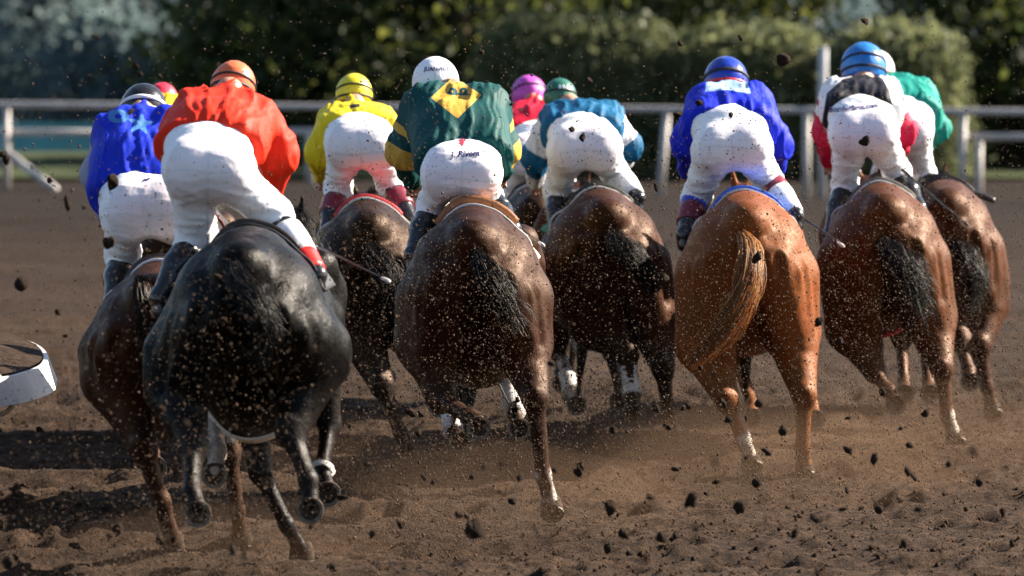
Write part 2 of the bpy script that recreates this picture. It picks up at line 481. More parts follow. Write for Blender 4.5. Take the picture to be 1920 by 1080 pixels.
# ---- outer rail across the back, its foot runs slightly nearer to the right
def rail_y(px): return 83.0 - 6.0 * px / 1920
fence = empty('rail_fence', (0, 80, 0))
props(fence, 'long dusty white tubular rail crossing the far side of the track', 'fence')
def rail_pt(px, z):
    Y = rail_y(px); return np.array(((px - 960) / FPX * Y, Y, z))
RZ = 1.20
def child_mesh(name, V, F, mat, parent, smooth=True):
    me = meshdata(name, np.asarray(V) - np.array(parent.location), F, smooth); return mobj(name, me, mat, parent)
V, F = tube([rail_pt(p, RZ) for p in np.linspace(-900, 2900, 24)], .047, 12)
child_mesh('top_rail', V, F, M['railpaint'], fence)
for px in (12, 1250, 1512, 1805, -420, -850, 2360, 2800, 640):
    lean = -.10 if px == 1250 else 0
    a = rail_pt(px, RZ - .05); b = rail_pt(px, -.05); b[0] += lean
    V, F = tube([a, b], .058, 10); child_mesh('post', V, F, M['railpaint'], fence)
for px0, px1, z in ((-600, 200, .80), (1812, 2700, .86)):
    off = np.array((0, .12, 0))
    V, F = tube([rail_pt(p, z) + off for p in np.linspace(px0, px1, 8)], .05, 10); child_mesh('lower_rail', V, F, M['railpaint'], fence)
    for px in ((1837, 2500) if px0 > 0 else (-300,)):
        V, F = tube([rail_pt(px, z - .04) + off, rail_pt(px, -.05) + off], .055, 10); child_mesh('post', V, F, M['railpaint'], fence)
a = rail_pt(20, .46); b = rail_pt(112, .0); b[1] -= .8
V, F = tube([a, b], .06, 10); child_mesh('brace', V, F, M['railpaint'], fence)

# a short second fence at the gap behind the yellow rider, and the tall leaning post
f2 = empty('rail_fence', (-2.9, 84.4, 0)); props(f2, 'short low white rail piece between the orange and the yellow jockey', 'fence')
p0 = np.array(((540 - 960) / FPX * 84.4, 84.4, .78)); p1 = np.array(((760 - 960) / FPX * 84.4, 84.4, .76))
V, F = tube([p0, p1], .055, 10); child_mesh('lower_rail', V, F, M['railpaint'], f2)
for px in (582, 742):
    c = (px - 960) / FPX * 84.4; V, F = tube([(c, 84.4, .74), (c, 84.4, -.05)], .075, 10); child_mesh('post', V, F, M['railpaint'], f2)
tall = empty('tall_post', (4.05, 78.6, 0)); props(tall, 'tall pale grey post standing at the rail beside the red sleeved jockey', 'post')
Y = 78.4
xp = (1543 - 960) / FPX * Y
V, F = tube([(xp - .02, Y, -.05), (xp, Y, 2.03), (xp, Y, 2.05)], (.064, .064, .05), 14)
child_mesh('shaft', V, F, M['postgrey'], tall)
V, F = tube([(xp, Y, 2.045), (xp, Y, 2.075)], (.068, .056), 14); child_mesh('cap', V, F, M['postgrey'], tall)

# turquoise barrier seen low behind the rail on the left
bar = empty('barrier', (-9, 97, 0)); props(bar, 'low turquoise barrier on the grass beyond the rail at the left', 'barrier')
for k, x in enumerate(np.arange(-16, -2.8, 1.5)):
    B = Bag(); B.box((x + .72, 97 + .04 * (k % 2), .42), (1.44, .08, .50)); child_mesh('panel', B.V, B.F, M['turq'], bar, False)
    V, F = tube([(x, 97.1, -.05), (x, 97.1, .72)], .04, 8); child_mesh('post', V, F, M['postgrey'], bar)

# ---- inner rail: dirt covered plate with a rounded white end
inner = empty('covered_rail', (-3.0, 29.2, 0))
props(inner, 'rounded white end of a dirt topped covered rail at the left edge', 'rail')
IZ = .80
def on_level(px, py, z):
    p = at(px, py, 10.0); k = (CAM_H - z) / (CAM_H - p[2]); return (p[0] * k, 10.0 * k)
KERB = [(-420, 768), (-200, 740), (0, 709), (45, 699), (72, 690), (85, 682), (90, 672), (88, 662), (78, 651), (60, 641), (36, 632), (0, 625), (-200, 612), (-420, 606)]
_o = np.array([on_level(px, py, IZ) for px, py in KERB]); _k = spline(np.c_[_o, np.zeros(len(_o))], 52)[:, :2]
out = [tuple(q) for q in _k]; ex, ey = _k[:, 0].max(), 29.2
n_ = len(out)
B = Bag()
for z, k in ((IZ, 0.0), (IZ - .13, .05)): B.V.extend([np.array((x + k * max(0, 1 - (ex - x) * 2), y + (-k if y < ey else k), z)) for x, y in out])
B.F.extend([(i, (i + 1) % n_, n_ + (i + 1) % n_, n_ + i)[::-1] for i in range(n_)]); B.F.append(tuple(range(n_, 2 * n_))); 
inn = [((x - ex + 1.6) * .985 + ex - 1.6, (y - ey) * .985 + ey) for x, y in out]
B.V.extend([np.array((x, y, IZ)) for x, y in inn]); B.V.extend([np.array((x, y, IZ - .02)) for x, y in inn])
B.F.extend([(i, 2 * n_ + i, 2 * n_ + (i + 1) % n_, (i + 1) % n_)[::-1] for i in range(n_)])
B.F.extend([(2 * n_ + i, 3 * n_ + i, 3 * n_ + (i + 1) % n_, 2 * n_ + (i + 1) % n_)[::-1] for i in range(n_)])
child_mesh('rim', B.V, B.F, M['whitepaint'], inner, False)
# the heaped dirt on it
rs, as_ = 14, n_
DV = [np.array((ex - 1.6, 29.2, IZ + .05))]
for r in range(1, rs + 1):
    t = r / rs
    for x, y in inn:
        q = np.array(((x - ex + 1.6) * t * .998 + ex - 1.6, (y - 29.2) * t * .998 + 29.2, 0))
        q[2] = IZ + .012 + .07 * (1 - t ** 6) + .03 * (vnoise(np.array([[q[0] * 14, q[1] * 14, 2.]]))[0] - .5) * (t < .99)
        DV.append(q)
DF = [(0, 1 + i, 1 + (i + 1) % n_) for i in range(n_)]
for r in range(rs - 1):
    for i in range(n_):
        a = 1 + r * n_ + i; b = 1 + r * n_ + (i + 1) % n_
        DF.append((a, a + n_, b + n_, b))
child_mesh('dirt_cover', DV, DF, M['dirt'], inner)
for px, py, Y0 in ((40, 750, 27.9), (16, 770, 27.6), (-60, 765, 28.0)):
    p = at(px, py, Y0); V, F = tube([(p[0] + .04, p[1] + .1, IZ - .11), p, (p[0] - .04, p[1], p[2] - .02)], .013, 8)
    child_mesh('bracket', V, F, M['whitepaint'], inner)
V, F = tube([(ex - 1.7, 29.2, IZ - .1), (ex - 1.75, 29.2, -.1)], .05, 12); child_mesh('post', V, F, M['whitepaint'], inner)

# ---- foliage
def leaves(P, size, tint, seed=0):
    """one bent two-triangle leaf per point; returns V, Q, tint"""
    r = np.random.default_rng(seed); n = len(P)
    a = r.normal(size=(n, 3)); a /= np.linalg.norm(a, axis=1, keepdims=True)
    b = r.normal(size=(n, 3)); b = np.cross(a, b); b /= np.linalg.norm(b, axis=1, keepdims=True)
    s1 = (size * r.uniform(.6, 1.3, n))[:, None]; s2 = s1 * .5
    V = np.stack([P - a * s1, P + b * s2, P + a * s1, P - b * s2], 1).reshape(-1, 3)
    Q = np.arange(4 * n).reshape(n, 4)
    return V, Q, np.repeat(tint, 4)
def leaf_mesh(name, P, size, tint, mat, parent, seed=0):
    V, Q, t = leaves(P, size, tint, seed)
    me = meshdata(name, V - np.array(parent.location), Q, False); fattr(me, 'tint', np.clip(t, 0, 1))
    return mobj(name, me, mat, parent)
def hedge(px0, px1, Y, top, label, seed, n=9000):
    x0, x1 = [(p - 960) / FPX * Y for p in (px0, px1)]
    h = empty('hedge', ((x0 + x1) / 2, Y, 0)); props(h, label, 'hedge', 'hedges behind the outer rail')
    C = Clay((x0 - .4, Y - 1.0, -.2), (x1 + .4, Y + 1.8, top + .3), .11)
    w = x1 - x0; r = np.random.default_rng(seed)
    for k in range(int(w / .45) + 2):
        x = x0 + .45 + (w - .9) * k / (int(w / .45) + 1)
        C.cap((x, Y + .45, .3), (x, Y + .45, top - .55 + r.uniform(-.12, .1)), .62, .5, .25)
    V, Q = C.mesh()
    core = meshdata('branches', V - np.array(h.location) , Q); V0 = V; N0 = normals(V, Q)
    core.vertices.foreach_set('co', ((V0 - N0 * .16) - np.array(h.location)).astype(np.float32).ravel())
    core.update(); fattr(core, 'tint', .12 + .25 * fbm(V0 * 4, 2)); mobj('branches', core, M['hedge'], h)
    i = r.integers(0, len(V0), n)
    P = V0[i] + r.normal(size=(n, 3)) * .07 - N0[i] * (r.random((n, 1)) ** 2 * .22 - .05)
    t = .1 + .75 * fbm(P * 2.2, 3) + r.normal(size=n) * .16
    leaf_mesh('leaves', P, .075, t, M['hedge'], h, seed)
hedge(905, 1262, 88.0, 2.42, 'rounded green hedge behind the rail above the green helmet', 1)
hedge(1255, 1545, 87.6, 2.30, 'clipped green hedge behind the rail above the royal blue jockey', 2, 8000)
hedge(1552, 1800, 87.0, 2.32, 'broad green hedge at the rail behind the two right riders', 3, 8000)
hedge(505, 640, 99.0, 1.6, 'small yellow green bush beyond the rail beside the orange jockey', 4, 3500)

def tree(px, Y, height, crown_lo, rx, ry, nleaf, mat, label, seed, size=.13, group='trees behind the rail', lite=0.0):
    r = np.random.default_rng(seed); x = (px - 960) / FPX * Y
    t = empty('tree', (x, Y, 0)); props(t, label, 'tree', group)
    B = Bag()
    bend = r.normal(size=2) * .25
    top = np.array((x + bend[0], Y + bend[1], height * .75))
    V, F = tube(spline([(x, Y, -.1), (x + bend[0] * .3, Y, height * .25), top], 8), np.linspace(.24, .06, 8) * height / 9, 9); B.add(V, F)
    cc = np.array((x, Y, (crown_lo + height) / 2)); rr = np.array((rx, ry, (height - crown_lo) / 2))
    cl = []
    nl = 26
    for k in range(nl):
        d = r.normal(size=3); d /= np.linalg.norm(d); q = cc + d * rr * r.uniform(.45, .95); cl.append(q)
        s_ = np.array((x, Y, max(height * .22, q[2] * .5)))
        V, F = tube(spline([s_, (s_ + q) / 2 + r.normal(size=3) * .2, q], 5), np.linspace(.07, .015, 5) * height / 9, 6); B.add(V, F)
    # low hanging twigs towards the track
    for k in range(20):
        q = np.array((x + r.uniform(-1, 1) * rx, Y + r.uniform(-1, .6) * ry, crown_lo + abs(r.normal()) * .8)); cl.append(q)
    child_mesh('trunk', B.V, B.F, M['bark'], t)
    cl = np.array(cl); sz = r.uniform(.5, 1.25, len(cl)) * rx * .32
    i = r.integers(0, len(cl), nleaf)
    P = cl[i] + r.normal(size=(nleaf, 3)) * sz[i][:, None] * np.array((.6, .6, .48))
    P = P[P[:, 2] > .1]
    tn = np.clip(.10 + .55 * fbm(P * .9 + seed, 3) + r.normal(size=len(P)) * (.05 if mat is M['hazetree'] else .14) + lite, 0, 1)
    bl_ = vnoise(P * .8 + seed * 3); tn = np.where((bl_ > .74) & (r.random(len(P)) < .6), tn + .5, tn)
    leaf_mesh('crown', P, size, tn, mat, t, seed)
tree(640, 97, 11, .95, 2.3, 2.4, 15000, M['tree'], 'big dark tree whose yellow tipped boughs hang behind the orange jockey', 11)
tree(860, 96, 12, 1.1, 3.4, 2.6, 15000, M['tree'], 'dark leafy tree standing right behind the white helmet', 12)
tree(1180, 98, 11, 2.15, 3.2, 2.6, 11000, M['tree'], 'dark tree with sunlit lower leaves above the first hedge', 13, lite=.1)
tree(1900, 93, 11, .35, 2.3, 2.4, 15000, M['tree'], 'very dark tree filling the right edge behind the rail', 14, lite=-.12)
tree(1700, 101, 12, .8, 3.0, 2.6, 12000, M['hazetree'], 'grey green tree looming behind the broad right hedge', 15, lite=-.15)
tree(1480, 112, 13, .7, 3.4, 2.6, 11000, M['hazetree'], 'blue green tree seen in the gap above the royal blue helmet', 16, lite=-.25)
tree(60, 128, 12, .4, 3.4, 3, 14000, M['hazetree'], 'pale blue green tree in the far left corner', 17, .17)
tree(260, 134, 13, .3, 3.6, 3, 14000, M['hazetree'], 'hazy blue tree right above the black helmet', 18, .17, lite=-.2)
tree(420, 120, 12, .4, 3.0, 3, 12000, M['hazetree'], 'dull blue green tree left of the big dark tree', 19, .16, lite=-.1)
tree(-140, 122, 12, .4, 3.2, 3, 9000, M['hazetree'], 'blue green tree mostly cut by the left edge', 20, .17)
tree(2150, 96, 12, .4, 3.2, 3, 9000, M['tree'], 'dark tree beyond the right edge of the view', 21, .15)
tree(700, 118, 13, .4, 4.0, 3, 12000, M['tree'], 'dark tree deep behind the yellow helmet', 22, .17, lite=-.1)
tree(1020, 122, 13, .4, 4.2, 3, 12000, M['tree'], 'dark tree deep behind the pink helmet', 23, .17, lite=-.15)

# ================================================================== horses
def hoof_frame(sole, toe):
    u = np.asarray(sole, float); u /= np.linalg.norm(u)
    t = np.asarray(toe, float); t = t - u * (t @ u); t /= np.linalg.norm(t)
    return u, t, np.cross(u, t)
def hoof_mesh(c, u, t, s, R_=.061):
    """c: centre of the sole; u: out of the sole; t: to the toe"""
    n = 20
    def ring(rad, h, back=0.0, w=1.0):
        P = []
        for k in range(n):
            a = 2 * math.pi * k / n; ca, sa = math.cos(a), math.sin(a)
            f = ca * (1.1 if ca > 0 else .82)
            P.append(c + rad * (f * t + sa * w * s) - u * h - t * back)
        return P
    V = ring(R_ * .78, .082, .018, .95) + ring(R_ * .82, .07, .014) + ring(R_, .004) + ring(R_ * .97, 0) + ring(R_ * .72, .001) + ring(R_ * .66, .012)
    F = [tuple(range(n))]
    for r in range(5):
        for k in range(n): F.append((r * n + k, (r + 1) * n + k, (r + 1) * n + (k + 1) % n, r * n + (k + 1) % n))
    V.append(c - u * .014 - t * .03); V.append(c - u * .012 + t * .01)
    m = len(V) - 1
    for k in range(n): F.append((5 * n + k, m, 5 * n + (k + 1) % n))
    return V, F
def shoe_mesh(c, u, t, s, R_=.061):
    n = 17; V = []; F = []
    for k in range(n):
        a = R(-140) + R(280) * k / (n - 1); ca, sa = math.cos(a), math.sin(a); f = ca * (1.1 if ca > 0 else .82)
        d = f * t + sa * s
        for rad, h in ((R_ * 1.0, 0), (R_ * .99, .009), (R_ * .74, .009), (R_ * .74, 0)):
            V.append(c + d * rad + u * (h + .001))
    for k in range(n - 1):
        for q in range(4): F.append((k * 4 + q, k * 4 + (q + 1) % 4, k * 4 + 4 + (q + 1) % 4, k * 4 + 4 + q))
    F.append((0, 1, 2, 3)); F.append(tuple((n - 1) * 4 + q for q in (3, 2, 1, 0)))
    return V, F
def strands(path, n, spread, rad, cols, seed, seg=9, curl=.02, length=(.5, 1.1), core=True):
    """hair: thin three sided tubes along a path; returns V, Q, colours"""
    r = np.random.default_rng(seed); V = []; Q = []; C = []
    base = spline(path, 24); T = np.linspace(0, 1, 24)
    fr = np.gradient(base, axis=0); fr /= np.linalg.norm(fr, axis=1, keepdims=True)
    for k in range(n):
        off = r.normal(size=3); off *= r.uniform(.1, 1) / np.linalg.norm(off); L = r.uniform(*length); st = r.uniform(0, .18)
        cvec = r.normal(size=3) * curl; ph = r.uniform(0, 6.28)
        u = np.clip(np.linspace(st, min(1, st + L), seg), 0, 1)
        p = np.stack([np.interp(u, T, base[:, q]) for q in range(3)], 1)
        sp = np.interp(u, np.linspace(0, 1, len(spread)), spread)[:, None]
        p = p + off * sp + cvec * (np.sin(u * 7 + ph) * u)[:, None]
        rr = rad * np.linspace(1, .35, seg)[:, None]
        tn = np.gradient(p, axis=0); tn /= np.linalg.norm(tn, axis=1, keepdims=True) + 1e-9
        a = np.cross(tn, (0.3, .9, .1)); a /= np.linalg.norm(a, axis=1, keepdims=True) + 1e-9; b = np.cross(tn, a)
        o = len(V) * 1
        ring = np.stack([p + rr * (math.cos(w) * a + math.sin(w) * b) for w in (0, 2.094, 4.189)], 1).reshape(-1, 3)
        o = sum(len(x) for x in V); V.append(ring)
        i = np.arange(seg - 1)
        for w in range(3):
            Q.append(np.stack([o + i * 3 + w, o + i * 3 + (w + 1) % 3, o + i * 3 + 3 + (w + 1) % 3, o + i * 3 + 3 + w], 1))
        c = np.array(cols[int(r.integers(0, len(cols)))]) * r.uniform(.7, 1.3); C.append(np.tile(c, (seg * 3, 1)))
    if core:
        Vt, Ft = tube(base[:8], np.interp(np.linspace(0, .33, 8), np.linspace(0, 1, len(spread)), spread) * .5, 8, False)
        o = sum(len(x) for x in V); V.append(np.array(Vt)); Q.append(np.array(Ft) + o); C.append(np.tile(np.array(cols[0]), (len(Vt), 1)))
    return np.concatenate(V), np.concatenate(Q), np.concatenate(C)

HORSES = []
def make_horse(H):
    d, cx, W = H['d'], H['cx'], H['W']
    yaw = R(H.get('yaw', 0)); zt = H['ztop']
    ox = at(cx, 600, d)[0]; O = np.array((ox, d, 0.0))
    f = np.array((math.sin(yaw), math.cos(yaw), 0)); rt = np.array((math.cos(yaw), -math.sin(yaw), 0))
    def loc(p):
        q = np.asarray(p, float) - O; return np.array((q @ rt, q @ f, q[2]))
    wl = W / .66; zs = zt / 1.58
    def T(x, y, z): return np.array((x * wl, y, z * zs))
    h = .0165 if cx not in (1006, 330) else .022
    J = {}
    lo = np.array((-W * .62, -.45, -.04)); hi = np.array((W * .62, 2.95, 1.95))
    for k in ('LH', 'RH', 'LF', 'RF'):
        J[k] = [loc(at(px, py, d + dy)) for px, py, dy in H[k][:-1]]
        for p in J[k]: lo = np.minimum(lo, p - .12); hi = np.maximum(hi, p + .12)
    C = Clay(lo, hi, h)
    # trunk
    C.ell(T(0, .46, 1.28), (.215 * wl, .40, .285 * zs), .05)
    C.cap(T(0, .12, 1.40), T(0, 1.25, 1.36), .13, .17, .10)
    for s_ in (-1, 1):
        C.ell(T(s_ * .13, .38, 1.20), (.170 * wl, .36, .28 * zs), .05)
        C.cap(T(s_ * .17, .72, 1.37), T(s_ * .18, .60, 1.26), .055, .085, .06)          # point of hip
    C.ell(T(0, 1.08, 1.06), (.31 * wl, .70, .40 * zs), .10)
    C.ell(T(0, .92, .88), (.21 * wl, .55, .25 * zs), .12)
    C.ell(T(0, 1.55, 1.08), (.23 * wl, .36, .36 * zs), .10)
    C.cap(T(0, 1.28, 1.40), T(0, 1.52, 1.45), .12, .10, .10)
    nk = [T(0, 1.62, 1.24), T(0, 1.98, 1.33), T(0, 2.30, 1.44)]
    C.cap(nk[0], nk[1], .23, .155, .08); C.cap(nk[1], nk[2], .155, .115, .05)
    C.cap(T(0, 2.28, 1.44), T(0, 2.50, 1.35), .115, .10, .04); C.cap(T(0, 2.50, 1.35), T(0, 2.82, 1.18), .09, .06, .04)
    for s_ in (-1, 1):
        C.cap((s_ * .055, 2.30, 1.52 * zs), (s_ * .075, 2.27, 1.64 * zs), .03, .012, .02)
        C.ell(T(s_ * .065, 2.48, 1.39), (.03, .035, .03), .01)
        C.ell(T(s_ * .03, 2.84, 1.19), (.016, .02, .016), .01, sub=True)
    back = np.array((0, -1.0, 0))
    # hind legs
    for key, s_ in (('LH', -1), ('RH', 1)):
        S, K, Ft, Hf = J[key]
        hip = T(s_ * .185, .34, 1.10)
        C.cap(hip, S, .185 * (wl + 1) / 2, .165, .05)
        # buttock and hamstring, outer and inner bundles with a groove between
        gk = S * .45 + K * .55
        C.cap(T(s_ * .11, .10, 1.20), S * .55 + K * .45 + np.array((-s_ * .03, -.03, .03)), .13, .078, .030)
        C.cap(T(s_ * .205, .16, 1.14), S * .6 + K * .4 + np.array((s_ * .035, .0, .06)), .11, .08, .030)
        C.cap(S, K, .155, .070, .045)
        C.cap(S * .75 + K * .25 + np.array((s_ * .03, -.05, 0)), S * .2 + K * .8 + np.array((s_ * .01, -.03, 0)), .08, .045, .03)
        ax = (Ft - K); ax = ax / np.linalg.norm(ax)
        g_ = (K - S); g_ = g_ / np.linalg.norm(g_)
        bk = back - ax * (back @ ax); bk = bk / (np.linalg.norm(bk) + 1e-6)
        C.cap(K - g_ * .08, K + bk * .05 - ax * .05, .03, .034, .025)
        C.cap(K + bk * .045 - ax * .045, K + ax * .07 + bk * .01, .036, .036, .025)
        C.ell(K, (.062, .07, .075), .03)
        C.cap(K, Ft, .050, .038, .02); C.cap(K + bk * .040, Ft + bk * .028, .027, .024, .012)
        C.ell(Ft, (.047, .05, .05), .02); C.cap(Ft + bk * .02, Ft + bk * .03 + ax * .01, .026, .02, .015)
        C.cap(Ft, Hf, .038, .044, .02)
    for key, s_ in (('LF', -1), ('RF', 1)):
        Kn, Ft, Hf = J[key]
        el = T(s_ * .15, 1.46, .92) * .5 + (Kn + np.array((0, 0, .40))) * .5
        C.cap(T(s_ * .17, 1.56, 1.22), el, .15, .105, .06)
        C.cap(T(s_ * .19, 1.45, 1.35), T(s_ * .18, 1.7, 1.1), .10, .12, .06)
        C.cap(el, Kn, .10, .054, .05)
        ax = (Ft - Kn); ax = ax / np.linalg.norm(ax); bk = back - ax * (back @ ax); bk /= np.linalg.norm(bk) + 1e-6
        C.ell(Kn, (.054, .056, .062), .02)
        C.cap(Kn, Ft, .042, .034, .02); C.cap(Kn + bk * .034, Ft + bk * .024, .022, .02, .012)
        C.ell(Ft, (.039, .042, .042), .02); C.cap(Ft, Hf, .031, .040, .02)
    # ridges of muscle that give the haunch its angles
    for key, s_ in (('LH', -1), ('RH', 1)):
        S, K = J[key][0], J[key][1]
        C.cap(T(s_ * .19, .60, 1.36), S + np.array((s_ * .06, -.04, .10)), .050, .060, .035)
        C.cap(T(s_ * .07, .03, 1.27), S * .5 + K * .5 + np.array((-s_ * .045, -.06, .06)), .055, .050, .022)
        C.cap(T(s_ * .16, .04, 1.20), S * .62 + K * .38 + np.array((s_ * .03, -.07, .06)), .055, .052, .022)
    # groove under the tail and between the buttocks
    C.cap(T(0, -.05, 1.16), T(0, .03, .86), .03, .05, .05, sub=True)
    for s_ in (-1, 1):
        C.cap(T(s_ * .150, -.01, 1.22), T(s_ * .19, -.03, .88), .026, .024, .03, sub=True)
        C.cap(T(s_ * .275, .10, 1.26), T(s_ * .32, .16, .90), .026, .028, .035, sub=True)
        C.cap(T(s_ * .27, .62, 1.30), T(s_ * .34, .80, .95), .02, .03, .07, sub=True)
    V, Q = C.mesh(); V = relax(V, Q, 2, .5)
    N = normals(V, Q)
    ridge = 1 - np.abs(2 * fbm(V * np.array((5, 5, 3)) + cx, 3) - 1)
    V = V + N * (.007 * (fbm(V * 6 + 5, 3) - .5) * (V[:, 2:3].ravel() > .6) + .004 * np.clip(ridge - .88, 0, 1) * 8 * (V[:, 2] > .7))[:, None]
    # coat colour: body, darker points on the legs, white socks
    base = np.array(H['coat']); leg = np.array(H['points'])
    col = np.tile(base, (len(V), 1))
    var = fbm(V * 2.5 + 11, 3)[:, None]
    col = col * (.72 + .56 * var)
    lm = np.zeros(len(V)); wm = np.zeros(len(V)); 
    for key in ('LH', 'RH', 'LF', 'RF'):
        pts = J[key]
        kk = pts[-3]; ff = pts[-2]; hh = pts[-1]
        for a, b in ((kk, ff), (ff, hh)):
            ab = b - a; t = np.clip(((V - a) @ ab) / (ab @ ab), 0, 1); dd = np.linalg.norm(V - a - t[:, None] * ab, axis=1)
            lm = np.maximum(lm, np.clip((.20 - dd) / .12, 0, 1))
        sock = H.get('socks', {}).get(key)
        if sock:
            ab = ff - kk; t = ((V - kk) @ ab) / (ab @ ab); dd = np.linalg.norm(V - kk - np.clip(t, 0, 1)[:, None] * ab, axis=1)
            d2 = np.linalg.norm(V - hh, axis=1)
            near = np.minimum(dd, d2)
            wm = np.maximum(wm, np.clip((t + .12 * (var[:, 0] - .5) - sock) * 14, 0, 1) * (near < .14))
    col = col * (1 - lm[:, None]) + leg * lm[:, None]
    wm = wm * np.clip((fbm(V * np.array((14, 14, 5)) + 3, 3) - .34) * 6, 0, 1)
    col = col * (1 - wm[:, None]) + np.array((.40, .36, .33)) * wm[:, None]
    root = empty('horse', tuple(O), -yaw); props(root, H['label'], 'horse', 'race horses galloping away')
    me = meshdata('body', V, Q); cattr(me, 'coat', col)
    body = mobj('body', me, H['mat'], root)
    # hooves
    for key in ('LH', 'RH', 'LF', 'RF'):
        mode = H[key][-1]; Hf = J[key][-1]; Ft = J[key][-2]
        p = Hf - Ft; p = p / np.linalg.norm(p)
        if mode == 'g':
            u, t, s_ = hoof_frame((0, -.12, -1), (p[0] * .5, 1, 0)); c = Hf + np.array((0, .02, -.045))
        elif mode == 't':
            u, t, s_ = hoof_frame((p[0] * .3, -.75, -.65), (p[0], .5, -1)); c = Hf + u * .05
        else:
            u, t, s_ = hoof_frame((p[0] * .2, -1, .05), (p[0] * .6, -.1, -1)); c = Hf + u * .045 + np.array((0, 0, -.02))
        hv, hf = hoof_mesh(c, u, t, s_); ho = mobj('hoof', meshdata('hoof', hv, hf, False), M['hoof'], root)
        for poly in ho.data.polygons: poly.use_smooth = True
        sv, sf = shoe_mesh(c, u, t, s_); mobj('shoe', meshdata('shoe', sv, sf, False), M['shoe'], ho)
    # bandages
    for key, t0, t1, mt in H.get('wraps', ()):
        a, b = J[key][-3], J[key][-2]; P = [a + (b - a) * t for t in np.linspace(t0, t1, 14)]
        rr = [.050 + .004 * math.sin(i * 2.6) + .010 * (i / 13) ** 3 for i in range(14)]
        vv, ff = tube(P, rr, 16); mobj('leg_wrap', meshdata('leg_wrap', vv, ff), mt, root)
    # tail and mane
    tp = [loc(at(px, py, d + dy)) for px, py, dy in H['tail']]
    tv, tq, tc = strands(tp, int(1.5 * H.get('tn', 260)), H.get('spread', (.03, .05, .06, .05, .03)), H.get('hr', .0026), H['hair'], int(cx), seg=11, curl=H.get('curl', .04))
    tm = meshdata('tail', tv, tq); cattr(tm, 'coat', tc * .8); mobj('tail', tm, HAIR, root)
    mv, mq, mc = [], [], []
    o = 0
    for k in range(10):
        t = k / 9; p = T(0, 1.55 + .75 * t, 1.46 + .09 * t)
        v, q, c = strands([p, p + np.array((.05, .02, .03)), p + np.array((.13, -.05, -.06)), p + np.array((.15, -.08, -.18))], 14, (.02, .035, .05), .0026, H['hair'], int(cx) + k, 6, core=False)
        mv.append(v); mq.append(q + o); mc.append(c); o += len(v)
    mm = meshdata('mane', np.concatenate(mv), np.concatenate(mq)); cattr(mm, 'coat', np.concatenate(mc)); mobj('mane', mm, HAIR, root)
    bv = BVHTree.FromPolygons([tuple(v) for v in V], [tuple(q) for q in Q.tolist()])
    HORSES.append(dict(root=root, bvh=bv, O=O, yaw=yaw, T=T, d=d, wl=wl, zs=zs, loc=loc, f=f, rt=rt))
    return HORSES[-1]
def wrap_sheet(h, y0, y1, a0, a1, off, ny, na, thick=.006, zc=1.12, edge=.0):
    """a cloth laid over (or a strap passed round) the horse's barrel, found by casting rays at the body"""
    outer = []; 
    for i in range(ny + 1):
        y = y0 + (y1 - y0) * i / ny
        for j in range(na + 1):
            a = R(a0 + (a1 - a0) * j / na)
            dr = Vector((math.sin(a), 0, math.cos(a)))
            c = Vector((0, y, zc * h['zs']))
            hit = h['bvh'].ray_cast(c + dr * 1.2, -dr)
            p = hit[0] if hit[0] is not None else c + dr * .3
            wob = .006 * math.sin(9 * a + 5 * y)
            outer.append(np.array(p + dr * (off + wob + edge * (abs(2 * j / na - 1) ** 3))))
    n = na + 1; V = list(outer); m = len(outer)
    for i in range(ny + 1):
        for j in range(n):
            a = R(a0 + (a1 - a0) * j / na); V.append(outer[i * n + j] - np.array((math.sin(a), 0, math.cos(a))) * thick)
    F = []
    for i in range(ny):
        for j in range(na):
            a = i * n + j; F.append((a, a + 1, a + n + 1, a + n)); F.append((m + a, m + a + n, m + a + n + 1, m + a + 1))
    for j in range(na):
        F.append((j, m + j, m + j + 1, j + 1)); a = ny * n + j; F.append((a, a + 1, m + a + 1, m + a))
    for i in range(ny):
        a = i * n; F.append((a, a + n, m + a + n, m + a)); a = i * n + na; F.append((a, m + a, m + a + n, a + n))
    return V, F

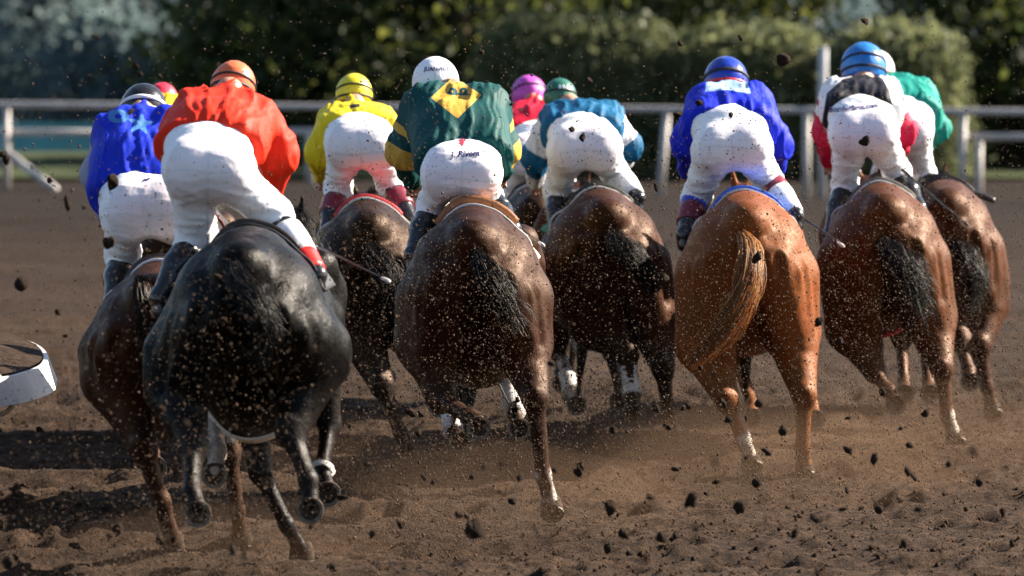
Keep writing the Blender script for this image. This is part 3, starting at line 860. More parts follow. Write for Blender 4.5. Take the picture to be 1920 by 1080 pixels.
bay = coat_mat('bay_coat', .42, .18, (.9, .45, .2), .20, .45); black = coat_mat('black_coat', .30, .05, (.85, .8, .78), .10, .5); chest = coat_mat('chestnut_coat', .46, .14, (.85, .42, .16), .26, .45)
DK = (.012, .009, .008)
HD = [
 dict(d=25.9, cx=282, W=.66, ztop=1.40, yaw=2, mat=bay, coat=(0.0255, 0.0075, 0.0030), points=(0.0263, 0.0120, 0.0075), hair=[(.012, .008, .006), (.03, .013, .008), (.12, .04, .012)],
      label='dark bay horse under the blue jacketed jockey, half behind the black horse',
      LH=[(218, 705, .32), (268, 838, .08), (303, 940, .18), (322, 1012, .25), 'g'], RH=[(375, 700, .42), (398, 775, .2), (408, 848, .08), (404, 880, .05), 'b'],
      LF=[(280, 800, 1.75), (285, 850, 1.45), (290, 868, 1.35), 'b'], RF=[(431, 850, 1.32), (445, 955, 1.38), (451, 1005, 1.45), 'g'],
      socks={'RH': .15}, tail=[(262, 520, .02), (268, 560, -.07), (278, 640, -.10), (285, 730, -.05)], spread=(.03, .045, .05, .03)),
 dict(d=24.6, cx=447, W=.745, ztop=1.63, yaw=3, mat=black, coat=(0.0018, 0.0016, 0.0017), points=(0.0090, 0.0067, 0.0060), hair=[(.008, .008, .009), (.012, .011, .011), (.03, .03, .032)],
      label='glossy black horse nearest the camera under the orange jockey',
      LH=[(322, 700, .36), (362, 838, .10), (359, 925, -.05), (370, 952, -.10), 'b'], RH=[(592, 665, .48), (546, 812, .26), (578, 900, .14), (582, 945, .10), 'b'],
      LF=[(488, 885, 1.30), (538, 985, 1.30), (565, 1032, 1.34), 'g'], RF=[(618, 798, 1.40), (604, 880, 1.25), (614, 915, 1.18), 'b'],
      tail=[(438, 490, .04), (452, 535, -.12), (490, 580, -.20), (505, 625, -.18), (485, 668, -.12)], spread=(.035, .06, .085, .07, .04), tn=300, curl=.035,
      wraps=[('RF', .92, 1.02, M['wrap'])]),
 dict(d=32.0, cx=692, W=.70, ztop=1.49, yaw=-2, mat=bay, coat=(0.0101, 0.0046, 0.0028), points=DK, hair=[(.010, .008, .007), (.02, .012, .009)],
      label='dark brown horse under the yellow jockey, left of the green jacketed rider',
      LH=[(665, 600, .32), (716, 722, .10), (752, 815, .12), (768, 852, .2), 't'], RH=[(765, 610, .42), (800, 690, .25), (818, 738, .1), (822, 755, .05), 'b'],
      LF=[(690, 640, 1.75), (715, 690, 1.5), (722, 700, 1.4), 'b'], RF=[(790, 650, 1.7), (815, 700, 1.5), (820, 712, 1.4), 'b'],
      tail=[(690, 455, .03), (710, 490, -.12), (738, 535, -.16), (742, 590, -.10)], curl=.07),
 dict(d=28.4, cx=887, W=.735, ztop=1.585, yaw=1, mat=bay, coat=(0.0225, 0.0067, 0.0030), points=(0.0210, 0.0097, 0.0067), hair=[(.010, .008, .007), (.016, .010, .008), (.05, .03, .02)],
      label='bay horse in the middle under the green and gold jockey',
      LH=[(800, 640, .35), (828, 748, .12), (880, 782, -.12), (896, 792, -.20), 'b'], RH=[(975, 640, .36), (1003, 745, .08), (1018, 890, .2), (1034, 948, .28), 't'],
      LF=[(835, 715, 1.55), (849, 805, 1.30), (862, 820, 1.22), 'b'], RF=[(952, 680, 1.60), (964, 775, 1.30), (972, 795, 1.22), 'b'],
      socks={'RH': .92}, wraps=[('LF', .45, 1.05, M['wrap']), ('RF', .3, 1.0, M['wrap'])],
      tail=[(890, 468, .03), (910, 505, -.14), (942, 550, -.20), (968, 610, -.16)], spread=(.03, .06, .08, .06), curl=.045),
 dict(d=33.2, cx=1142, W=.74, ztop=1.52, yaw=-4, mat=bay, coat=(0.0345, 0.0101, 0.0034), points=DK, hair=[(.012, .010, .010), (.03, .028, .028), (.06, .056, .052)],
      label='dark bay horse with red and white leg wrap under the teal jockey',
      LH=[(1120, 605, .35), (1176, 665, .12), (1186, 745, .0), (1185, 768, -.04), 'b'], RH=[(1222, 600, .38), (1243, 690, .10), (1254, 785, .2), (1260, 822, .28), 't'],
      LF=[(1050, 665, 1.6), (1073, 735, 1.35), (1080, 752, 1.25), 'b'], RF=[(1145, 660, 1.6), (1162, 725, 1.35), (1160, 745, 1.25), 'b'],
      socks={'LF': .2}, wraps=[('LH', .15, .95, M['wrap']), ('LF', .5, 1.0, M['wrap'])],
      tail=[(1142, 438, .03), (1160, 458, -.16), (1196, 488, -.22), (1226, 545, -.16)], spread=(.035, .07, .08, .05), curl=.045),
 dict(d=31.2, cx=1401, W=.745, ztop=1.57, yaw=2, mat=chest, coat=(0.1500, 0.0420, 0.0105), points=(0.1275, 0.0413, 0.0128), hair=[(.42, .16, .045), (.55, .25, .08), (.30, .10, .03), (.70, .42, .20)],
      label='bright chestnut horse with streaming orange tail under the royal blue jockey',
      LH=[(1322, 645, .34), (1362, 748, .06), (1394, 825, .12), (1408, 862, .2), 't'], RH=[(1482, 620, .42), (1508, 742, .10), (1505, 838, .18), (1509, 880, .25), 't'],
      LF=[(1388, 690, 1.6), (1410, 758, 1.30), (1410, 775, 1.22), 'b'], RF=[(1512, 690, 1.6), (1522, 760, 1.30), (1527, 778, 1.22), 'b'],
      socks={'LH': .8}, tail=[(1388, 435, .03), (1408, 475, -.20), (1402, 540, -.34), (1362, 610, -.36), (1300, 676, -.30)], spread=(.03, .07, .085, .075, .05), tn=600, curl=.03, hr=.0026),
 dict(d=33.2, cx=1662, W=.73, ztop=1.555, yaw=1, mat=bay, coat=(0.0660, 0.0203, 0.0060), points=(0.0562, 0.0225, 0.0105), hair=[(.012, .010, .010), (.03, .028, .028), (.06, .056, .052)],
      label='bay horse with red girth under the red sleeved jockey',
      LH=[(1600, 615, .34), (1640, 695, .10), (1668, 735, -.02), (1678, 750, -.08), 'b'], RH=[(1742, 595, .40), (1766, 690, .10), (1776, 780, .2), (1790, 818, .28), 't'],
      LF=[(1690, 640, 1.6), (1695, 715, 1.35), (1696, 730, 1.25), 'b'], RF=[(1735, 650, 1.6), (1740, 715, 1.35), (1742, 730, 1.25), 'b'],
      socks={'RH': .85}, tail=[(1652, 448, .03), (1676, 480, -.14), (1714, 525, -.20), (1728, 590, -.14)], spread=(.03, .07, .10, .08), curl=.06),
 dict(d=35.4, cx=1778, W=.66, ztop=1.51, yaw=2, mat=bay, coat=(0.0495, 0.0150, 0.0053), points=(0.0375, 0.0150, 0.0090), hair=[(.012, .010, .010), (.03, .028, .028), (.06, .056, .052)],
      label='brown horse at the far right under the turquoise jockey',
      LH=[(1770, 580, .34), (1802, 640, .12), (1816, 695, .0), (1818, 708, -.05), 'b'], RH=[(1852, 555, .40), (1838, 648, .14), (1850, 725, .2), (1860, 765, .28), 't'],
      LF=[(1740, 620, 1.6), (1745, 680, 1.35), (1746, 692, 1.25), 'b'], RF=[(1825, 640, 1.6), (1830, 690, 1.35), (1832, 700, 1.25), 'b'],
      tail=[(1785, 450, .03), (1812, 480, -.14), (1828, 525, -.18), (1815, 575, -.12)], spread=(.03, .06, .07, .04), curl=.06),
 dict(d=35.6, cx=1006, W=.66, ztop=1.46, yaw=0, mat=bay, coat=(0.0127, 0.0050, 0.0028), points=DK, hair=[(.012, .010, .010), (.03, .02, .015)],
      label='dark horse hidden behind the middle bay, under the pink helmeted jockey',
      LH=[(960, 590, .34), (985, 660, .12), (1000, 720, .1), (1005, 740, .1), 'b'], RH=[(1050, 590, .4), (1060, 660, .14), (1070, 720, .1), (1072, 735, .05), 'b'],
      LF=[(975, 640, 1.6), (985, 700, 1.4), (990, 712, 1.3), 'b'], RF=[(1045, 640, 1.6), (1050, 700, 1.4), (1052, 712, 1.3), 'b'],
      tail=[(1005, 440, .03), (1010, 490, -.1), (1015, 560, -.1)], tn=120, spread=(.03, .05, .03)),
 dict(d=33.4, cx=330, W=.66, ztop=1.46, yaw=0, mat=bay, coat=(0.0127, 0.0050, 0.0028), points=DK, hair=[(.012, .010, .010), (.03, .02, .015)],
      label='dark horse hidden behind the black horse, under the red helmeted jockey',
      LH=[(300, 690, .34), (340, 770, .12), (345, 830, .1), (348, 850, .1), 'b'], RH=[(385, 690, .4), (375, 770, .14), (370, 830, .1), (372, 850, .05), 'b'],
      LF=[(320, 720, 1.6), (335, 790, 1.4), (340, 805, 1.3), 'b'], RF=[(370, 720, 1.6), (372, 790, 1.4), (374, 805, 1.3), 'b'],
      tail=[(330, 480, .03), (335, 540, -.1), (340, 620, -.1)], tn=120, spread=(.03, .05, .03)),
]
for H in HD: make_horse(H)

# ---- saddle cloths and saddles (they rest on the horses)
def cloth(name): return plain(name[0], name[1], .6, .3, .2, 40, .2)
CL = [((.70, .70, .74), 'white saddle cloth on the bay horse below the blue jockey', None),
      ((.03, .03, .035), 'black saddle cloth mostly hidden on the glossy black horse', None),
      ((.50, .47, .16), 'pale yellow edged saddle cloth on the yellow jockey\'s horse', (.45, .03, .04)),
      ((.55, .50, .42), 'cream saddle cloth with brown pad on the middle bay horse', (.24, .09, .03)),
      ((.02, .17, .09), 'green saddle cloth on the teal jockey\'s horse', (.02, .02, .02)),
      ((.02, .06, .42), 'blue saddle cloth with white piping on the chestnut horse', (.03, .10, .5)),
      ((.03, .24, .32), 'teal blue saddle cloth on the horse with red girth', (.1, .08, .07)),
      ((.05, .05, .06), 'dark saddle cloth on the far right horse', None),
      ((.55, .55, .56), 'pale saddle cloth on the hidden horse below the pink helmet', None),
      ((.25, .03, .03), 'dark red saddle cloth on the hidden horse below the red helmet', None)]
GIRTH = {1: (.62, .60, .56), 6: (.42, .02, .03)}
for i, (h, (c, lab, pad)) in enumerate(zip(HORSES, CL)):
    mt = plain('saddle_cloth_fabric', c, .65, .3, .2, 40, .25)
    V, F = wrap_sheet(h, .60, 1.16, -62, 62, .014, 10, 26, .008, edge=.02)
    e = empty('saddle_cloth', h['root'].location, h['root'].rotation_euler.z); props(e, lab, 'saddle cloth', 'saddle cloths')
    mobj('cloth', meshdata('cloth', V, F), mt, e)
    trim = M['whitepaint'] if i in (4, 5, 6, 3, 2) else mt
    V, F = wrap_sheet(h, .592, .612, -62, 62, .019, 1, 30, .012, edge=.02); mobj('piping', meshdata('piping', V, F), trim, e)
    s_ = empty('saddle', h['root'].location, h['root'].rotation_euler.z)
    lab2 = lab.split(' cloth ')[1]
    props(s_, 'small leather racing saddle ' + {0: 'below the blue jockey', 1: 'on the glossy black horse', 2: 'below the yellow jockey', 3: 'on the middle bay horse', 4: 'below the teal jockey', 5: 'on the chestnut horse', 6: 'on the horse with red girth', 7: 'on the far right horse', 8: 'below the pink helmeted jockey', 9: 'below the red helmeted jockey'}[i], 'saddle', 'racing saddles')
    pm = plain('saddle_pad', pad, .55, .4, .25, 30, .2) if pad else M['leather']
    V, F = wrap_sheet(h, .64, .80, -30, 30, .066 if i == 3 else .045, 4, 18, .04 if i == 3 else .025); mobj('pad', meshdata('pad', V, F), pm, s_)
    V, F = wrap_sheet(h, .76, 1.14, -48, 48, .040, 7, 18, .02); mobj('seat', meshdata('seat', V, F), M['leather'], s_)
    gm = plain('girth_webbing', GIRTH.get(i, (.03, .03, .03)), .7, .3, .15, 60, .2)
    gy0 = {1: .66, 6: .64}.get(i, 1.20); ga = (128, 232) if i in (1, 6) else (60, 300)
    V, F = wrap_sheet(h, gy0, gy0 + .10, ga[0], ga[1], .012, 2, 44, .008); mobj('girth', meshdata('girth', V, F), gm, s_)

# ================================================================== jockeys
def folds(V, N, A, freq, stretch, seed, p=2.0):
    w = np.stack([fbm(V * 3 + seed + k * 9, 2) for k in range(3)], 1) - .5
    q = (V + w * .18) * freq * np.asarray(stretch)
    r = 1 - np.abs(2 * fbm(q + seed, 3, .45) - 1)
    return V + N * (A * (r ** p - .45))[:, None]
def sdpoly(px, py, poly):
    """signed distance in pixels to a polygon, positive inside"""
    P = np.stack([px, py], 1); d = np.full(len(P), 1e9); ins = np.zeros(len(P), bool)
    n = len(poly)
    for i in range(n):
        a = np.array(poly[i], float); b = np.array(poly[(i + 1) % n], float); ab = b - a
        t = np.clip(((P - a) @ ab) / (ab @ ab), 0, 1); d = np.minimum(d, np.linalg.norm(P - a - t[:, None] * ab, axis=1))
        c = ((a[1] > P[:, 1]) != (b[1] > P[:, 1])) & (P[:, 0] < (b[0] - a[0]) * (P[:, 1] - a[1]) / (b[1] - a[1] + 1e-9) + a[0])
        ins ^= c
    return np.where(ins, d, -d)
def star(cx, cy, r1, r2, rot=0, sy=1.0):
    return [(cx + (r1 if k % 2 == 0 else r2) * math.sin(rot + k * math.pi / 5), cy - sy * (r1 if k % 2 == 0 else r2) * math.cos(rot + k * math.pi / 5)) for k in range(10)]
def disc(px, py, c, rx, ry): return (1 - np.sqrt(((px - c[0]) / rx) ** 2 + ((py - c[1]) / ry) ** 2)) * min(rx, ry)

WHITE = (.80, .80, .82)
trouser_mat = cloth_mat('white_breeches', (.78, .78, .81), (), .65, .0, .10, .2, .14, 1.0)
trouser_seam = cloth_mat('white_breeches_seat', (.78, .78, .81), (('seat', (.70, .66, .70)), ('seam', (.60, .60, .66))), .65, .0, .10, .2, .14, 1.0)

def place_text(body_txt, px, py, Y, size, bvh, mat, parent, rot=0.0, name='lettering', shear=0):
    cu = bpy.data.curves.new(name, 'FONT'); cu.body = body_txt; cu.size = size; cu.align_x = 'CENTER'; cu.align_y = 'CENTER'; cu.shear = shear
    cu.offset = size * .022; cu.resolution_u = 3
    to = bpy.data.objects.new('tmp', cu); COL.objects.link(to)
    dg = bpy.context.evaluated_depsgraph_get(); dg.update()
    me = bpy.data.meshes.new_from_object(to.evaluated_get(dg)); bpy.data.objects.remove(to); bpy.data.curves.remove(cu)
    c = at(px, py, Y); o0 = Vector((0, 0, CAM_H))
    ca, sa = math.cos(rot), math.sin(rot)
    for v in me.vertices:
        x, y = v.co.x * ca - v.co.y * sa, v.co.x * sa + v.co.y * ca
        p = Vector((c[0] + x, c[1] - 1.0, c[2] + y)); hit = bvh.ray_cast(p, Vector((0, 1, 0)))
        q = hit[0] if hit[0] is not None else Vector((p.x, Y, p.z))
        v.co = q + Vector((0, -.004, .001)) - Vector(parent.location)
    me.update(); me.materials.clear(); return mobj(name, me, mat, parent)

GL = None
def glove_mesh():
    """a closed right hand on the rein: palm, four bent fingers, thumb; wrist at the origin, knuckles to +y"""
    C = Clay((-.09, -.07, -.09), (.09, .17, .07), .0048)
    C.ell((0, .05, 0), (.042, .055, .022), .01); C.cap((0, -.04, 0), (0, .02, 0), .028, .026, .02)
    for k, (x, L) in enumerate(((-.032, .9), (-.011, 1.0), (.011, .96), (.032, .78))):
        a = np.array((x, .095, .004)); b = a + np.array((0, .034 * L, -.014)); c = b + np.array((0, .0, -.030 * L)); e = c + np.array((0, -.026 * L, -.006))
        C.cap(a - np.array((0, .03, 0)), a, .011, .0105, .006); C.cap(a, b, .0105, .0095, .004); C.cap(b, c, .0095, .009, .004); C.cap(c, e, .009, .008, .004)
    C.cap((-.03, .025, -.005), (-.052, .062, -.02), .013, .011, .008); C.cap((-.052, .062, -.02), (-.035, .092, -.034), .011, .009, .004)
    V, Q = C.mesh(); return meshdata('glove', V, Q)

def make_jockey(D, idx):
    d = D['d']; r = np.random.default_rng(100 + idx)
    off = dict(waist=.98, hipL=.76, hipR=.76, kneeL=1.06, kneeR=1.06, ankL=.78, ankR=.78, shL=1.36, shR=1.36, elL=1.42, elR=1.42, wrL=1.72, wrR=1.72, neck=1.46, helm=1.60)
    off.update(D.get('off', {}))
    J = {k: at(D[k][0], D[k][1], d + o) for k, o in off.items()}
    s_px = FPX / (d + .8)
    up = np.array((0, 0, 1.0))
    hm = (J['hipL'] + J['hipR']) / 2; root_p = np.array((hm[0], hm[1], J['ankL'][2] - .05))
    root = empty('person', tuple(root_p)); props(root, D['label'], 'person', 'jockeys riding in the race')
    O = root_p
    def put(name, V, F, mat, parent=root, smooth=True): 
        return mobj(name, meshdata(name, np.asarray(V) - O, F, smooth), mat, parent)
    sm = (J['shL'] + J['shR']) / 2
    lo = np.min([v for v in J.values()], axis=0) - .3; hi = np.max([v for v in J.values()], axis=0) + .3
    wt = J['waist']; spine = sm - wt; sl = np.linalg.norm(spine); sp = spine / sl
    tw = D.get('tw', .105); rs = D.get('rs', 1.0)
    X = np.array((1.0, 0, 0))
    # ---- breeches
    C = Clay(lo, hi, .0115)
    hb = D.get('hip', .150)
    C.ell((J['hipL'] + J['hipR']) / 2 + np.array((0, .06, .01)), (np.linalg.norm(J['hipR'] - J['hipL']) * .5 + .08, .16, .12), .05)
    for q, kq in (('hipL', 'kneeL'), ('hipR', 'kneeR')):
        h_, k_ = J[q], J[kq]
        C.ell(h_ + np.array((0, .02, .0)), (hb, hb * 1.0, hb * 1.0), .05)
        C.cap(h_ + np.array((0, .03, -.02)), k_, hb * .86, D.get('knee', .082), .04)
        C.cap(k_, k_ * .72 + J['ank' + kq[-1]] * .28, D.get('knee', .088), .066, .03)
    for s_ in (-1, 1):
        C.cap(hm + np.array((s_ * .07, .08, .03)), wt + X * s_ * tw * .75 - sp * .02, .125, tw * .96, .05)
    C.cap(wt - sp * .05, wt + sp * .08, tw * 1.15, tw, .04)
    C.cap(hm + np.array((0, -.175, .02)), hm + np.array((0, -.12, -.17)), .010, .022, .045, sub=True)     # seat cleft
    for s_, q in ((-1, 'L'), (1, 'R')):
        h_ = J['hip' + q]
        C.cap(hm + np.array((0, -.18, -.185)), (J['kneeL'] + J['kneeR']) / 2 + np.array((0, -.05, -.02)), .035, D.get('gap', .075), .05, sub=True) if s_ < 0 else None
        C.cap(hm + np.array((s_ * .02, -.15, -.135)), h_ + np.array((s_ * .07, -.135, -.10)), .008, .006, .035, sub=True)
    V, Q = C.mesh(); V = relax(V, Q, 2); N = normals(V, Q)
    V = folds(V, N, .005, 9, (.6, .8, 1.6), idx * 3 + 1, 3)
    V2 = folds(V, normals(V, Q), .009, 13, (.30, .5, 1.6), idx * 5 + 2, 6)
    V = V + (V2 - V) * np.clip((hm[2] + .02 - V[:, 2]) / .16, .18, 1)[:, None]
    me = meshdata('breeches', V - O, Q)
    px, py = project(V)
    cxp, cyp = project(hm[None])
    seat = disc(px, py, (cxp[0], cyp[0] + D.get('seaty', 5)), .19 * s_px, .19 * s_px); seat = np.where(N[:, 1] < .2, seat, -9)
    fattr(me, 'seat', seat)
    wpx, wpy = project(wt[None])
    tpx = wpx[0] + (cxp[0] - wpx[0]) * np.clip((py - wpy[0]) / (cyp[0] - wpy[0] + 1e-3), 0, 1.3)
    seam = 2.4 - np.minimum(np.abs(px - tpx), np.abs(py - (wpy[0] + .11 * s_px + 3 * np.sin(px * .05))) + (np.abs(px - tpx) > .16 * s_px) * 9)
    fattr(me, 'seam', np.where((N[:, 1] < .2), seam, -9))
    br = mobj('breeches', me, trouser_seam, root)
    bvh = BVHTree.FromPolygons([tuple(v) for v in V], [tuple(q) for q in Q.tolist()])
    # ---- jacket
    C = Clay(lo, hi, .0115)
    bl = D.get('blouse', 1.0)
    for s_, sh in ((-1, 'shL'), (1, 'shR')):
        C.cap(wt + X * s_ * tw * .95 + sp * .02, J[sh] * .72 + sm * .28 - up * .03, tw * 1.16 * bl, .125 * bl, .09)
    C.ell(wt + sp * sl * .45 + np.array((0, 0, .0)), (.185 * bl, .20, .155 * bl), .08)
    C.cap(J['shL'] * .8 + sm * .2, J['shR'] * .8 + sm * .2, .105, .105, .08)
    C.cap(sm, J['neck'], .075, .055, .06)
    C.cut(wt - sp * D.get('hem', .055), -sp, .02)
    for q in 'LR':
        s_ = J['sh' + q]; e = J['el' + q]; w = J['wr' + q]
        C.cap(s_, e, .095 * rs, .088 * rs, .035); C.cap(e, w, .088 * rs, .055, .04)
        C.cap(s_ * .5 + e * .5 + np.array((0, 0, -.04)), e + np.array((0, 0, -.02)), .06, .085 * rs, .04)
    V, Q = C.mesh(); V = relax(V, Q, 2); N = normals(V, Q)
    V = folds(V, N, .016, 4.0, (1.7, .5, .6), idx * 7 + 3, 1.5)
    V = folds(V, normals(V, Q), .018, 6.5, (2.3, .35, .4), idx * 4 + 5, 6)
    V = folds(V, normals(V, Q), .003, 20, (2.0, .4, .5), idx * 4 + 8, 3)
    N = normals(V, Q)
    me = meshdata('jacket', V - O, Q); px, py = project(V)
    side = {}
    for q in 'LR':
        best = np.full(len(V), 9.0); tt = np.zeros(len(V))
        a, b, c = J['sh' + q], J['el' + q], J['wr' + q]
        for k, (u, v) in enumerate(((a, b), (b, c))):
            ab = v - u; t = np.clip(((V - u) @ ab) / (ab @ ab), 0, 1); dd = np.linalg.norm(V - u - t[:, None] * ab, axis=1)
            better = dd < best; best = np.where(better, dd, best); tt = np.where(better, k + t, tt)
        # distance to the torso axis, to tell sleeve from back
        u, v = wt, sm; ab = v - u; t = np.clip(((V - u) @ ab) / (ab @ ab), 0, 1); p_ = u + t[:, None] * ab; p_[:, 0] = np.clip(V[:, 0], p_[:, 0] - .12, p_[:, 0] + .12)
        dt = np.linalg.norm(V - p_, axis=1)
        side[q] = (best, tt, (dt - best) * s_px)
    # spine coordinate (0 hem .. 1 neck)
    sc_ = ((V - wt) @ sp) / sl
    lay = []
    for a, fn, col in D.get('panels', ()):
        fattr(me, a, np.clip(fn(px, py, V, N, side, sc_, s_px), -20, 20)); lay.append((a, col))
    jm = cloth_mat('silk_jacket', D['jacket'], lay, .62, .0, .08, .16, .16, .30)
    jk = mobj('jacket', me, jm, root)
    bvj = BVHTree.FromPolygons([tuple(v) for v in V], [tuple(q) for q in Q.tolist()])
    # ---- the body inside: one continuous figure
    C = Clay(lo, hi, .018)
    hd = J['helm'] + np.array((0, .02, -.075))
    C.cap(hm + np.array((0, .06, 0)), wt, .08, .075, .05); C.cap(wt, sm, .09, .10, .05); C.cap(J['shL'], J['shR'], .06, .06, .05)
    C.cap(sm, J['neck'], .075, .058, .04); C.cap(J['neck'], hd + np.array((0, -.02, -.02)), .058, .06, .03)
    C.ell(hd + np.array((0, .0, .03)), (.074, .092, .105), .03)
    C.ell(hd + np.array((0, .05, -.055)), (.05, .05, .05), .03)
    C.cap(hd + np.array((0, .085, .02)), hd + np.array((0, .115, -.02)), .012, .017, .012)
    for s_ in (-1, 1):
        C.ell(hd + np.array((s_ * .076, -.01, .0)), (.012, .022, .032), .008)
        C.ell(hd + np.array((s_ * .032, .10, .025)), (.017, .016, .011), .01, sub=True)
    C.ell(hd + np.array((0, .108, -.055)), (.026, .012, .004), .006, sub=True)
    for q in 'LR':
        C.cap(J['sh' + q], J['el' + q], .05, .042, .03); C.cap(J['el' + q], J['wr' + q], .042, .028, .02)
        C.cap(J['hip' + q] + np.array((0, .03, 0)), J['knee' + q], .075, .05, .04); C.cap(J['knee' + q], J['ank' + q], .052, .035, .03)
        C.cap(J['ank' + q], J['ank' + q] + np.array((0, .15, -.05)), .035, .03, .02)
    V, Q = C.mesh(); put('body', relax(V, Q, 1), Q, M['skin'])
    # ---- gloves
    global GL
    if GL is None: GL = glove_mesh()
    for q in 'LR':
        o = mobj('glove', GL, M['glove'], root); o.location = tuple(J['wr' + q] - O + np.array((0, .01, 0)))
        a = J['wr' + q] - J['el' + q]; o.rotation_euler = Vector(a).to_track_quat('Y', 'Z').to_euler()
        if q == 'L': o.scale = (-1, 1, 1)
    # ---- helmet with cover seam, peak and goggle straps
    hw = D['hw'] / (FPX / (d + off['helm'])) / 2
    hc = J['helm'] + np.array((0, 0, -hw * .30)); tilt = R(D.get('htilt', 14)); roll = R(D.get('hroll', 0))
    Mx = np.array(Matrix.Rotation(roll, 3, 'Y') @ Matrix.Rotation(-tilt, 3, 'X'))
    hl, hh = hw * 1.22, hw * 1.12
    C = Clay(hc - .24, hc + .24, .0075)
    C.ell(hc, (hw, hl, hh), .01, M=Mx.T)
    dn = Mx @ np.array((0, 0, -1.0))
    C.cut(hc + dn * hw * .52, dn, .012)
    fw = Mx @ np.array((0, 1.0, 0))
    C.cap(hc + fw * hl * .78 + dn * .035, hc + fw * (hl + .035) + dn * .055, .03, .016, .02)
    C.ell(hc + dn * hw * .6, (hw * .86, hl * .86, .08), .01, M=Mx.T, sub=True)
    V, Q = C.mesh(); V = relax(V, Q, 1); N = normals(V, Q)
    V = folds(V, N, .003, 18, (1, 1, 1), idx * 2 + 9)
    lv = (V - hc) @ Mx                        # helmet coordinates
    me = meshdata('helmet', V - O, Q); hlay = []
    for a, fn, col in D.get('hpanels', ()):
        fattr(me, a, np.clip(fn(lv / hw) * hw * s_px, -20, 20)); hlay.append((a, col))
    fattr(me, 'hseam', 1.0 - np.abs(lv[:, 0]) * s_px * 1.2); hlay.append(('hseam', tuple(c * .55 for c in D['helmet'])))
    he = mobj('helmet', me, cloth_mat('helmet_cover', D['helmet'], hlay, D.get('hr', .42), .0, .05, .4, .12, .3), root)
    bvh_h = BVHTree.FromPolygons([tuple(v) for v in V], [tuple(q) for q in Q.tolist()])
    for z0, slope, wd, mk in D.get('straps', ((.05, .30, .016, 'strap'), (-.28, .12, .013, 'strap'))):
        n = 40; SV = []; SF = []
        for k in range(n):
            a = 2 * math.pi * k / n
            for e in (-1, 1):
                z = (z0 * hw + e * wd / 2) + slope * hw * (-math.cos(a))
                f_ = math.sqrt(max(.05, 1 - (z / hh) ** 2)) * 1.018
                p = np.array((hw * f_ * math.sin(a), hl * f_ * math.cos(a), z))
                for m_ in (1.0, 1.022): SV.append(hc + Mx @ (p * np.array((m_, m_, 1))))
        for k in range(n):
            a = k * 4; b = ((k + 1) % n) * 4
            for u, v in ((0, 1), (1, 3), (3, 2), (2, 0)): SF.append((a + u, a + v, b + v, b + u))
        mobj('goggle_strap', meshdata('goggle_strap', np.array(SV) - O, SF), M[mk], he)
    # ---- boots
    for q in 'LR':
        k_ = J['knee' + q]; a_ = J['ank' + q]
        C = Clay(np.minimum(k_, a_) - .28, np.maximum(k_, a_) + .28, .009)
        ax = a_ - k_; L = np.linalg.norm(ax); ax = ax / L
        C.cap(k_ + ax * .10, k_ + ax * L * .5, .070, .068, .02); C.cap(k_ + ax * L * .5, a_, .068, .043, .03)
        C.cap(a_, a_ + np.array((0, .05, -.05)), .043, .042, .03); C.cap(a_ + np.array((0, -.02, -.06)), a_ + np.array((0, .17, -.07)), .036, .030, .02)
        C.cut(k_ + ax * .085, -ax, .008)
        V, Q = C.mesh(); V = relax(V, Q, 1); V = folds(V, normals(V, Q), .004, 16, (1, 1, 1.6), idx + 4)
        t = ((V - k_) @ ax) / L
        bo = mobj('boot', meshdata('boot', V - O, Q), M['boot'], root)
        bands = D.get('boot' + q, ())
        for t0, t1, mk in bands:
            P = [k_ + ax * L * t for t in np.linspace(t0, t1, 6)]
            rr = [np.interp(t, (0, .5, 1), (.074, .073, .048)) + .006 for t in np.linspace(t0, t1, 6)]
            vv, ff = tube(P, rr, 18); mobj('boot_cuff', meshdata('boot_cuff', np.array(vv) - O, ff), M[mk], bo)
    for txt, px_, py_, size, mat, which, rot, she in D.get('text', ()):
        tgt = {'b': (bvh, br), 'j': (bvj, jk), 'h': (bvh_h, he)}[which]
        Yt = d + {'b': .6, 'j': 1.1, 'h': 1.4}[which]
        t = place_text(txt, px_, py_, Yt, size, tgt[0], mat, root, R(rot), shear=she); t.parent = tgt[1]
    return dict(J=J, root=root, off=off)

INK = plain('navy_print', (.015, .02, .12), .6, .3, .1, 50, 0)
REDINK = plain('red_print', (.4, .02, .05), .6, .3, .1, 50, 0)
PALEINK = plain('pale_print', (.55, .62, .75), .6, .3, .1, 50, 0)
BACK = lambda N: np.where(N[:, 1] < .35, 0, -50)
def poly(*pts): return lambda px, py, V, N, side, s, k: sdpoly(px, py, pts) + BACK(N)
def sleeve(q, t0=0.0, t1=9.0):
    def f(px, py, V, N, side, s, k):
        qs = 'LR' if q == 'B' else q
        out = np.full(len(V), -20.0)
        for c in qs:
            best, tt, dd = side[c]
            out = np.maximum(out, np.minimum(dd + 2, np.minimum((tt - t0) * .3 * k, (t1 - tt) * .3 * k)))
        return out
    return f
def spine_band(a, b): return lambda px, py, V, N, side, s, k: np.minimum(s - a, b - s) * .4 * k

